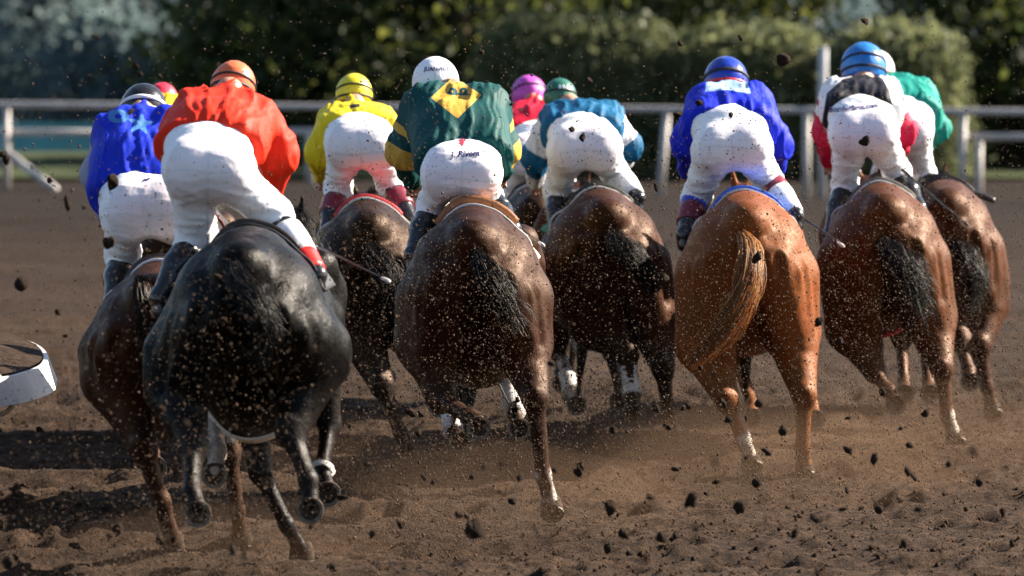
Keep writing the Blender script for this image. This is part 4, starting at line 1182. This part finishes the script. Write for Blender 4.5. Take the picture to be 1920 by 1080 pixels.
JD = [
 dict(d=25.9, hw=88, label='jockey in blue jacket with pale star and black helmet at far left', jacket=(.005, .022, .42), helmet=(.012, .012, .014), hr=.25, htilt=8,
      waist=(258, 360), hipL=(246, 398), hipR=(306, 392), kneeL=(232, 478), kneeR=(352, 440), ankL=(212, 570), ankR=(395, 560),
      shL=(214, 250), shR=(318, 248), elL=(186, 325), elR=(350, 320), wrL=(196, 390), wrR=(330, 400), neck=(266, 212), helm=(269, 192),
      straps=((.02, .42, .020, 'strapwhite'), (-.26, .25, .014, 'strapwhite')), tw=.115, blouse=1.05, rs=.95,
      panels=[('m1', poly(*star(263, 232, 30, 11, .15, .8)), (.05, .16, .42)),
              ('m2', lambda px, py, V, N, side, s, k: np.minimum(4 - np.abs(np.sqrt(((px - 222) / 17) ** 2 + ((py - 218) / 11) ** 2) - .8) * 11, 12) + BACK(N), (.05, .16, .42)),
              ('m3', sleeve('L', .35), (.24, .26, .36))],
      text=[('~', 270, 338, .06, INK, 'b', 20, 0)]),
 dict(d=24.6, hw=84, label='jockey in orange red jacket standing tall on the black horse', jacket=(.62, .026, .008), helmet=(.58, .13, .045), htilt=12, hroll=8,
      waist=(392, 276), hipL=(358, 318), hipR=(422, 322), kneeL=(368, 440), kneeR=(512, 402), ankL=(300, 560), ankR=(592, 515),
      shL=(362, 212), shR=(474, 218), elL=(338, 244), elR=(522, 285), wrL=(345, 330), wrR=(505, 378), neck=(430, 170), helm=(437, 148), off=dict(ankR=.62, kneeR=.9, elL=1.5, wrL=1.75, wrR=1.55, kneeL=.98),
      straps=((.0, .38, .012, 'strap'), (-.30, .26, .012, 'strap')), tw=.118, blouse=1.02, rs=1.02, hip=.132, knee=.09, hem=.03,
      bootR=((.30, .72, 'whitetop'), (.72, .98, 'redtop'))),
 dict(d=32.0, hw=69, label='jockey in bright yellow jacket and yellow helmet', jacket=(.66, .50, .015), helmet=(.62, .52, .02), htilt=10,
      waist=(672, 252), hipL=(650, 272), hipR=(702, 272), kneeL=(636, 352), kneeR=(728, 340), ankL=(612, 440), ankR=(775, 430),
      shL=(628, 232), shR=(714, 234), elL=(602, 280), elR=(740, 262), wrL=(608, 328), wrR=(735, 320), neck=(665, 196), helm=(664, 166),
      straps=((.10, .30, .012, 'strap'), (-.30, .10, .012, 'strap')), tw=.120, hip=.130, bootL=((.3, .6, 'maroon'),), bootR=((.3, .6, 'maroon'),),
      panels=[('m1', poly((655, 196), (674, 194), (675, 201), (655, 203)), (.02, .02, .03))]),
 dict(d=28.4, hw=88, label='jockey in dark green jacket with gold diamond, gold sleeve bands and white helmet', jacket=(.002, .050, .050), helmet=(.78, .78, .80), htilt=6, hroll=-6,
      waist=(868, 297), hipL=(836, 326), hipR=(896, 326), kneeL=(812, 385), kneeR=(912, 372), ankL=(775, 478), ankR=(960, 430),
      shL=(792, 200), shR=(918, 200), elL=(760, 278), elR=(944, 275), wrL=(772, 335), wrR=(938, 322), neck=(846, 168), helm=(817, 142),
      straps=((-.22, .06, .010, 'glove'),), tw=.118, blouse=1.1, rs=1.0, hip=.126, hem=.04, bootR=((.1, .5, 'boot'),),
      panels=[('m1', poly((850, 143), (903, 178), (858, 222), (808, 183)), (.50, .30, .05)),
              ('m2', lambda px, py, V, N, side, s, k: np.maximum(np.maximum(5 - np.abs(np.hypot(px - 849, py - 171) - 5) * 2, 5 - np.abs(np.hypot(px - 869, py - 171) - 5) * 2), sdpoly(px, py, [(827, 172), (845, 174), (880, 176), (888, 172), (880, 179), (845, 178)])) + BACK(N), (.004, .06, .07)),
              ('m3', sleeve('B', .48, .66), (.48, .29, .05)), ('m4', sleeve('B', .93, 1.15), (.48, .29, .05))],
      text=[('JUAN-RIVER', 822, 130, .029, INK, 'h', 0, .1), ('J. Rivera', 872, 290, .044, INK, 'b', 3, .2), ('*', 866, 274, .08, REDINK, 'b', 0, 0)]),
 dict(d=33.2, hw=62, label='jockey in teal jacket with white sleeves and green helmet', jacket=(.003, .085, .19), helmet=(.015, .11, .075), htilt=4,
      waist=(1090, 250), hipL=(1070, 282), hipR=(1122, 276), kneeL=(1046, 358), kneeR=(1152, 322), ankL=(1044, 440), ankR=(1195, 372),
      shL=(1040, 226), shR=(1140, 222), elL=(1004, 292), elR=(1172, 272), wrL=(1006, 338), wrR=(1160, 312), neck=(1068, 195), helm=(1050, 172),
      straps=((.15, .25, .012, 'strap'),), tw=.122, hip=.145, bootR=((.2, .9, 'whitetop'),),
      panels=[('m1', sleeve('B', .12), (.62, .63, .68)), ('m2', sleeve('B', .86, 1.5), (.003, .085, .19))],
      text=[('*', 1058, 214, .06, REDINK, 'b', 0, 0), ('B R', 1054, 163, .028, PALEINK, 'h', 0, 0)]),
 dict(d=31.2, hw=84, label='jockey in royal blue jacket and dark blue helmet on the chestnut horse', jacket=(.004, .016, .45), helmet=(.012, .035, .30), hr=.25, htilt=10,
      waist=(1368, 240), hipL=(1342, 282), hipR=(1404, 276), kneeL=(1306, 368), kneeR=(1438, 334), ankL=(1284, 440), ankR=(1492, 405),
      shL=(1318, 194), shR=(1418, 192), elL=(1290, 262), elR=(1452, 270), wrL=(1290, 322), wrR=(1452, 312), neck=(1362, 170), helm=(1361, 140),
      straps=((.06, .34, .020, 'strap'), (-.30, .22, .014, 'redtop')), tw=.132, hip=.138, bootL=((.12, .36, 'bootblue'), (.36, .72, 'maroon')), bootR=((.12, .42, 'maroon'), (.42, .95, 'whitetop')),
      panels=[('m1', poly((1325, 150), (1400, 148), (1408, 176), (1362, 168), (1322, 172)), (.28, .42, .62))]),
 dict(d=33.2, hw=86, label='jockey in white jacket with black back panel and red sleeves', jacket=(.66, .65, .69), helmet=(.015, .15, .46), hr=.35, htilt=12,
      waist=(1616, 216), hipL=(1594, 250), hipR=(1646, 246), kneeL=(1586, 345), kneeR=(1682, 326), ankL=(1558, 440), ankR=(1722, 390),
      shL=(1566, 182), shR=(1664, 178), elL=(1550, 245), elR=(1688, 245), wrL=(1556, 298), wrR=(1688, 280), neck=(1620, 150), helm=(1619, 114),
      straps=((.12, .32, .015, 'strap'), (-.26, .14, .015, 'strap')), tw=.122, hip=.130,
      panels=[('m1', poly((1540, 235), (1550, 175), (1580, 148), (1620, 138), (1655, 146), (1668, 170), (1680, 230), (1660, 245), (1560, 250)), (.010, .010, .016)),
              ('m2', sleeve('B', .55), (.50, .008, .05)), ('m3', sleeve('B', .12, .30), (.50, .008, .05))],
      text=[('StonderBros.com', 1604, 203, .042, INK, 'b', 6, 0)]),
 dict(d=35.4, hw=70, label='jockey in turquoise jacket half hidden behind the blue helmeted jockey', jacket=(.003, .19, .155), helmet=(.74, .74, .76), htilt=4,
      waist=(1690, 216), hipL=(1672, 246), hipR=(1712, 244), kneeL=(1660, 330), kneeR=(1728, 322), ankL=(1655, 400), ankR=(1772, 380),
      shL=(1648, 176), shR=(1722, 176), elL=(1640, 240), elR=(1750, 240), wrL=(1650, 290), wrR=(1738, 272), neck=(1668, 150), helm=(1642, 122),
      straps=(), tw=.125, blouse=1.05, rs=1.05, hip=.130),
 dict(d=35.6, hw=66, label='jockey in red jacket and pink purple helmet behind the teal jockey', jacket=(.48, .006, .030), helmet=(.44, .06, .42), htilt=12, hroll=-8,
      waist=(1005, 262), hipL=(985, 296), hipR=(1040, 296), kneeL=(968, 362), kneeR=(1060, 362), ankL=(965, 430), ankR=(1075, 430),
      shL=(968, 224), shR=(1040, 224), elL=(952, 285), elR=(1060, 285), wrL=(952, 335), wrR=(1050, 335), neck=(1000, 192), helm=(992, 168),
      straps=((.12, .34, .012, 'strap'),), tw=.12, hip=.135),
 dict(d=33.4, hw=62, label='jockey in yellow jacket and red helmet peeping out behind the black helmet', jacket=(.66, .42, .015), helmet=(.55, .02, .05), htilt=8,
      waist=(322, 265), hipL=(300, 300), hipR=(350, 300), kneeL=(290, 380), kneeR=(365, 380), ankL=(280, 460), ankR=(380, 460),
      shL=(292, 214), shR=(352, 212), elL=(280, 285), elR=(366, 285), wrL=(292, 335), wrR=(356, 335), neck=(318, 196), helm=(304, 180),
      straps=(), tw=.12, hip=.145),
]
RIDERS = [make_jockey(D, i) for i, D in enumerate(JD)]

# ---- whips
def whip(pts, Y, label, flap=False, stripe=None):
    P = [at(px, py, Y + dy) for px, py, dy in pts]; o = empty('whip', tuple(P[0])); props(o, label, 'whip', 'riding whips')
    S = spline(P, 14); n = len(S)
    V, F = tube(S, np.linspace(.0065, .0035, n), 8); child_mesh('shaft', V, F, M['whip'], o)
    V, F = tube(S[:4], np.linspace(.011, .009, 4), 8); child_mesh('grip', V, F, M['leather'], o)
    dr = S[-1] - S[-3]; dr /= np.linalg.norm(dr)
    w = .022 if flap else .010
    V, F = tube([S[-1] - dr * .01, S[-1] + dr * .03, S[-1] + dr * (.20 if flap else .05)], (.006, w, w * .8), 8)
    V = [np.array(v) for v in V]; child_mesh('flap', V, F, M['whip'] if flap else (stripe or M['whitepaint']), o)
whip([(560, 455, .9), (610, 470, .8), (670, 498, .65), (718, 522, .5)], 24.6, 'thin dark whip beside the black horse, held by the orange jockey')
whip([(940, 388, .9), (975, 425, .8), (1012, 455, .6)], 28.4, 'dark whip held by the green and gold jockey')
whip([(1482, 395, .9), (1530, 425, .75), (1572, 455, .6)], 31.2, 'slim whip beside the chestnut horse')
whip([(1692, 318, .9), (1740, 360, .7), (1806, 415, .4)], 33.2, 'striped whip lying over the rump of the horse with red girth', stripe=M['whip'])
whip([(1745, 328, .9), (1790, 348, .75), (1826, 362, .6)], 35.4, 'black whip with a broad flap at the far right', True)

# ================================================================== thrown dirt
def lump(seed, sub=2):
    r = np.random.default_rng(seed); import bmesh
    bm = bmesh.new(); bmesh.ops.create_icosphere(bm, subdivisions=sub, radius=1.0)
    V = np.array([v.co[:] for v in bm.verts]); F = np.array([[v.index for v in f.verts] for f in bm.faces]); bm.free()
    s_ = r.uniform(.4, 1.3, 3)
    n = fbm(V * 1.8 + seed * 3.1, 3) - .5
    n2 = 1 - 2 * np.abs(vnoise(V * 3.2 + seed) - .5)
    return V * (.75 + 1.7 * n + .45 * n2)[:, None] * s_, F
LUMPS = []
for k in range(9):
    V, F = lump(k + 1); me = meshdata('dirt_clod', V, F, False); me.materials.append(M['clod']); LUMPS.append(me)
clods = [  # px, py, size px, depth of the larger ones the photo shows
 (1298, 937, 15, 24.0), (1388, 950, 15, 24.6), (1530, 972, 18, 23.4), (1145, 951, 11, 24.5), (892, 992, 17, 24), (222, 992, 15, 24.2), (40, 533, 13, 24.5), (126, 379, 12, 24), (12, 300, 9, 23.5),
 (5, 289, 7, 23.5), (93, 338, 8, 24), (158, 388, 6, 24), (212, 340, 11, 25.2), (205, 455, 10, 25.0), (1418, 484, 11, 29.5), (1468, 110, 12, 27), (1388, 71, 6, 27), (1275, 81, 6, 27), (1622, 40, 7, 27),
 (1310, 193, 9, 27), (1072, 243, 8, 27.5), (1092, 258, 6, 27.5), (1622, 265, 9, 28), (1438, 848, 10, 25), (1470, 808, 9, 25), (1590, 845, 9, 25), (1640, 860, 10, 25), (1588, 918, 8, 25), (1705, 835, 8, 25),
 (1695, 1020, 12, 23.6), (1170, 1000, 9, 24), (1240, 1008, 9, 24), (975, 895, 9, 25), (960, 940, 8, 25), (885, 895, 8, 25), (860, 965, 10, 24), (690, 870, 8, 25), (1230, 765, 9, 26), (1290, 760, 7, 26),
 (1355, 757, 7, 26), (1085, 885, 8, 25), (795, 895, 7, 25), (1418, 905, 9, 25), (1265, 880, 7, 25), (1490, 1000, 9, 24), (1580, 955, 7, 24.5), (108, 585, 7, 25), (122, 630, 6, 25), (30, 918, 9, 24), (300, 1010, 10, 24),
 (205, 1005, 10, 24), (15, 1055, 12, 23.6), (640, 932, 9, 25), (700, 1000, 8, 24), (1230, 350, 9, 28), (1370, 215, 6, 28), (960, 195, 6, 27), (903, 98, 5, 27), (1105, 150, 5, 27), (245, 210, 7, 24), (263, 140, 5, 24), (180, 70, 6, 24),
 (300, 143, 5, 24), (255, 125, 6, 24), (420, 600, 8, 24.0), (408, 518, 9, 24.0), (1240, 520, 10, 29), (1270, 215, 7, 28), (1770, 925, 7, 25), (1835, 905, 8, 25), (1880, 960, 8, 24), (1655, 735, 9, 27), (1735, 775, 8, 27), (1575, 640, 8, 27),
]
r = np.random.default_rng(5)
for k in range(140):
    hgt = abs(r.normal()) * .6
    Y = r.uniform(23.3, 29) if k % 3 else r.uniform(15, 23); px = r.uniform(0, 1920); py = 20 + FPX / Y * (CAM_H - hgt); 
    if py > 1075: py = r.uniform(700, 1070)
    clods.append((px, py, r.uniform(3, 8) if k > 30 else r.uniform(6, 10), Y))
MARKS = [('the black helmet', 268, 185), ('the orange helmet', 437, 145), ('the yellow helmet', 664, 165), ('the white helmet', 817, 140), ('the pink helmet', 992, 165), ('the green helmet', 1050, 165),
 ('the dark blue helmet', 1361, 140), ('the bright blue helmet', 1619, 112), ('the covered rail end', 60, 690), ('the left rail brace', 60, 330), ('the blue jacket', 240, 270), ('the black horse\'s tail', 460, 590),
 ('the black horse\'s left hind hoof', 375, 985), ('the black horse\'s front hoof', 575, 1060), ('the leftmost horse\'s hind hoof', 325, 1030), ('the middle bay horse\'s white hoof', 1040, 975),
 ('the middle bay horse\'s raised hoof', 905, 800), ('the brown horse\'s hind hoof', 772, 868), ('the chestnut tail', 1360, 580), ('the chestnut horse\'s left hind hoof', 1412, 880),
 ('the chestnut horse\'s right hind hoof', 1510, 900), ('the red girth', 1665, 620), ('the far right hooves', 1860, 780), ('the white sock at right', 1795, 830), ('the tall grey post', 1543, 100),
 ('the red and white leg wrap', 1185, 710), ('the bottom right corner', 1880, 1060), ('the bottom left corner', 20, 1060), ('the bottom edge below the chestnut horse', 1450, 1050), ('the bottom edge below the middle bay horse', 900, 1060),
 ('the teal jacket', 1090, 230), ('the royal blue jacket', 1370, 220), ('the left edge above the covered rail', 40, 520), ('the top left trees', 150, 60)]
def spot(px, py):
    m = min(MARKS, key=lambda q: math.hypot(q[1] - px, q[2] - py)); dx, dy = px - m[1], py - m[2]
    w = ('right of' if dx > 0 else 'left of') if abs(dx) > abs(dy) else ('below' if dy > 0 else 'above')
    return w + ' ' + m[0]
HAND = 73
seen = {}
for k in sorted(range(HAND), key=lambda k: -clods[k][2]):
    q = spot(*clods[k][:2]); seen.setdefault(q, []).append(k)
RANK = ['largest', 'second largest', 'third largest', 'fourth largest', 'fifth largest', 'sixth largest', 'seventh largest']
CLAB = {}
for q, ks in seen.items():
    for j, k in enumerate(ks): CLAB[k] = ('dark dirt clod in the air ' if len(ks) == 1 else RANK[min(j, 6)] + ' clod in the air ') + q
for k, (px, py, sz, Y) in enumerate(clods):
    o = bpy.data.objects.new('dirt_clod', LUMPS[k % 9]); COL.objects.link(o)
    p = at(px, py, Y); s_ = sz / (FPX / Y)
    if p[2] < .02: 
        p[2] = .02
    o.location = tuple(p); o.scale = (s_, s_ * .9, s_ * .75); o.rotation_euler = tuple(r.uniform(0, 6.28, 3))
    big = sz > 12
    props(o, CLAB.get(k, 'tiny dark crumb of dirt among many flying over the track'), 'dirt clod', 'flying dirt clods' if k in CLAB else 'tiny flying crumbs')

OCT = np.array([(1, 0, 0), (-1, 0, 0), (0, 1, 0), (0, -1, 0), (0, 0, 1), (0, 0, -1)], float)
OF = np.array([(0, 2, 4), (2, 1, 4), (1, 3, 4), (3, 0, 4), (2, 0, 5), (1, 2, 5), (3, 1, 5), (0, 3, 5)])
TET = np.array([(1, 1, 1), (-1, -1, 1), (-1, 1, -1), (1, -1, -1)], float) * .7
TF = np.array([(0, 2, 1), (0, 1, 3), (0, 3, 2), (1, 2, 3)])
def grains(name, P, size, base, faces, mat, label, seed):
    r = np.random.default_rng(seed); n = len(P); m = len(base)
    a = r.uniform(0, 6.28, n); ca, sa = np.cos(a), np.sin(a)
    st = r.uniform(.6, 1.5, (n, 1, 3)) * size[:, None, None]
    B = base[None] * st
    B = np.stack([B[..., 0] * ca[:, None] - B[..., 2] * sa[:, None], B[..., 1], B[..., 0] * sa[:, None] + B[..., 2] * ca[:, None]], 2)
    V = (P[:, None] + B).reshape(-1, 3); F = (faces[None] + (np.arange(n) * m)[:, None, None]).reshape(-1, 3)
    o = mobj(name, meshdata(name, V, F, False), mat); return props(o, label, kind='stuff')
def plume(n, seed, zs, ylen, xs):
    r = np.random.default_rng(seed); w = np.array([.9, .75, 1.25, 1.6, 1.6, 1.2, 1.4, .8, .3, .2]); w /= w.sum()
    i = r.choice(10, n, p=w); hx = np.array([h['O'][0] for h in HORSES])[i]; hd = np.array([h['d'] for h in HORSES])[i]
    y = hd - .15 - r.random(n) ** 1.3 * ylen; x = hx + r.normal(size=n) * xs; z = np.abs(r.normal(size=n)) * zs
    P = np.stack([x, y, z], 1); b = fbm(P * np.array((2.2, .9, 2.2)) + seed, 3)
    return P[(z > .01) & (z < 2.9) & (r.random(n) < np.clip((b - .33) / .3, .12, 1))]
P = plume(140000, 1, .95, 3.2, .38); grains('flying_sand', P, np.random.default_rng(2).uniform(.0012, .0034, len(P)) * np.random.default_rng(3).choice([.8, 1.1, 1.9], len(P), p=[.6, .34, .06]), TET, TF, M['speck'], 'light brown sand grains hanging in the air behind the horses', 3)
P = plume(9000, 4, .85, 3.6, .45); grains('flying_crumbs', P, np.random.default_rng(5).uniform(.0025, .007, len(P)), OCT, OF, M['speckdark'], 'dark dirt crumbs sprayed up behind the horses', 6)
r = np.random.default_rng(8); n = 9000
P = np.stack([r.uniform(-2.7, 3.2, n), r.uniform(22.5, 34, n), np.abs(r.normal(size=n)) * 1.4], 1); P = P[P[:, 2] < 2.9]
grains('drifting_sand', P, r.uniform(.0018, .005, len(P)), TET, TF, M['speck'], 'fine sand grains drifting through the whole air of the track', 9)
# low dust behind the hooves of the right hand horses
n = 60000
i = r.choice(8, n, p=np.array([.05, .06, .08, .15, .22, .18, .18, .08]))
hx = np.array([h['O'][0] for h in HORSES])[i]; hd = np.array([h['d'] for h in HORSES])[i]
P = np.stack([hx + r.normal(size=n) * .45, hd + r.uniform(-2.0, .4, n), r.exponential(.17, n)], 1)
grains('low_dust', P, r.uniform(.0014, .0034, n), TET, TF, M['speck'], 'low cloud of fine dust around the hooves', 10)
# loose crumbs lying on the track
n = 26000
x = r.uniform(-3.2, 3.8, n); y = 22 + r.random(n) ** 1.4 * 17; P = np.stack([x, y, ground_h(x, y) + .004], 1)
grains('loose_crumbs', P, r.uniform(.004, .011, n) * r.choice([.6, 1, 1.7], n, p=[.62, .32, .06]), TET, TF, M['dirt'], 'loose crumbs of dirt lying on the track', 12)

# soft brown dust hanging behind the hooves
dm = bpy.data.materials.new('dust_air'); dm.use_nodes = True
dn_ = dm.node_tree.nodes; dl_ = dm.node_tree.links; dn_.remove(dn_['Principled BSDF'])
pv = dn_.new('ShaderNodeVolumePrincipled'); pv.inputs['Color'].default_value = (.46, .29, .18, 1); pv.inputs['Density'].default_value = .035
pv.inputs['Anisotropy'].default_value = .25
dl_.new(pv.outputs[0], dn_['Material Output'].inputs['Volume'])
import bmesh
for k, (px, Y, rx, ry, rz) in enumerate(((700, 31.2, .8, 1.7, .34), (960, 28.6, .9, 1.9, .36), (1190, 31.8, .95, 2.2, .46), (1450, 30.6, 1.0, 2.2, .44), (1720, 32.2, 1.0, 2.3, .46), (420, 26.4, .9, 1.8, .26))):
    bm = bmesh.new(); bmesh.ops.create_icosphere(bm, subdivisions=4, radius=1)
    c = np.array(((px - 960) / FPX * Y, Y, .02))
    V = np.array([v.co[:] for v in bm.verts]); F = [tuple(v.index for v in f.verts) for f in bm.faces]; bm.free()
    V = V * (1 + .5 * (fbm(V * 1.7 + k * 5, 3) - .5))[:, None] * np.array((rx, ry, rz))
    o = mobj('dust_cloud', meshdata('dust_cloud', V, F), dm); o.location = tuple(c)
    props(o, 'soft brown dust hanging low ' + ('behind the yellow jockey\'s horse', 'under the middle bay horse', 'under the teal jockey\'s horse', 'behind the chestnut horse', 'under the two right horses', 'under the black horse')[k], kind='stuff')
sc.cycles.volume_bounces = 1; sc.cycles.volume_step_rate = 2
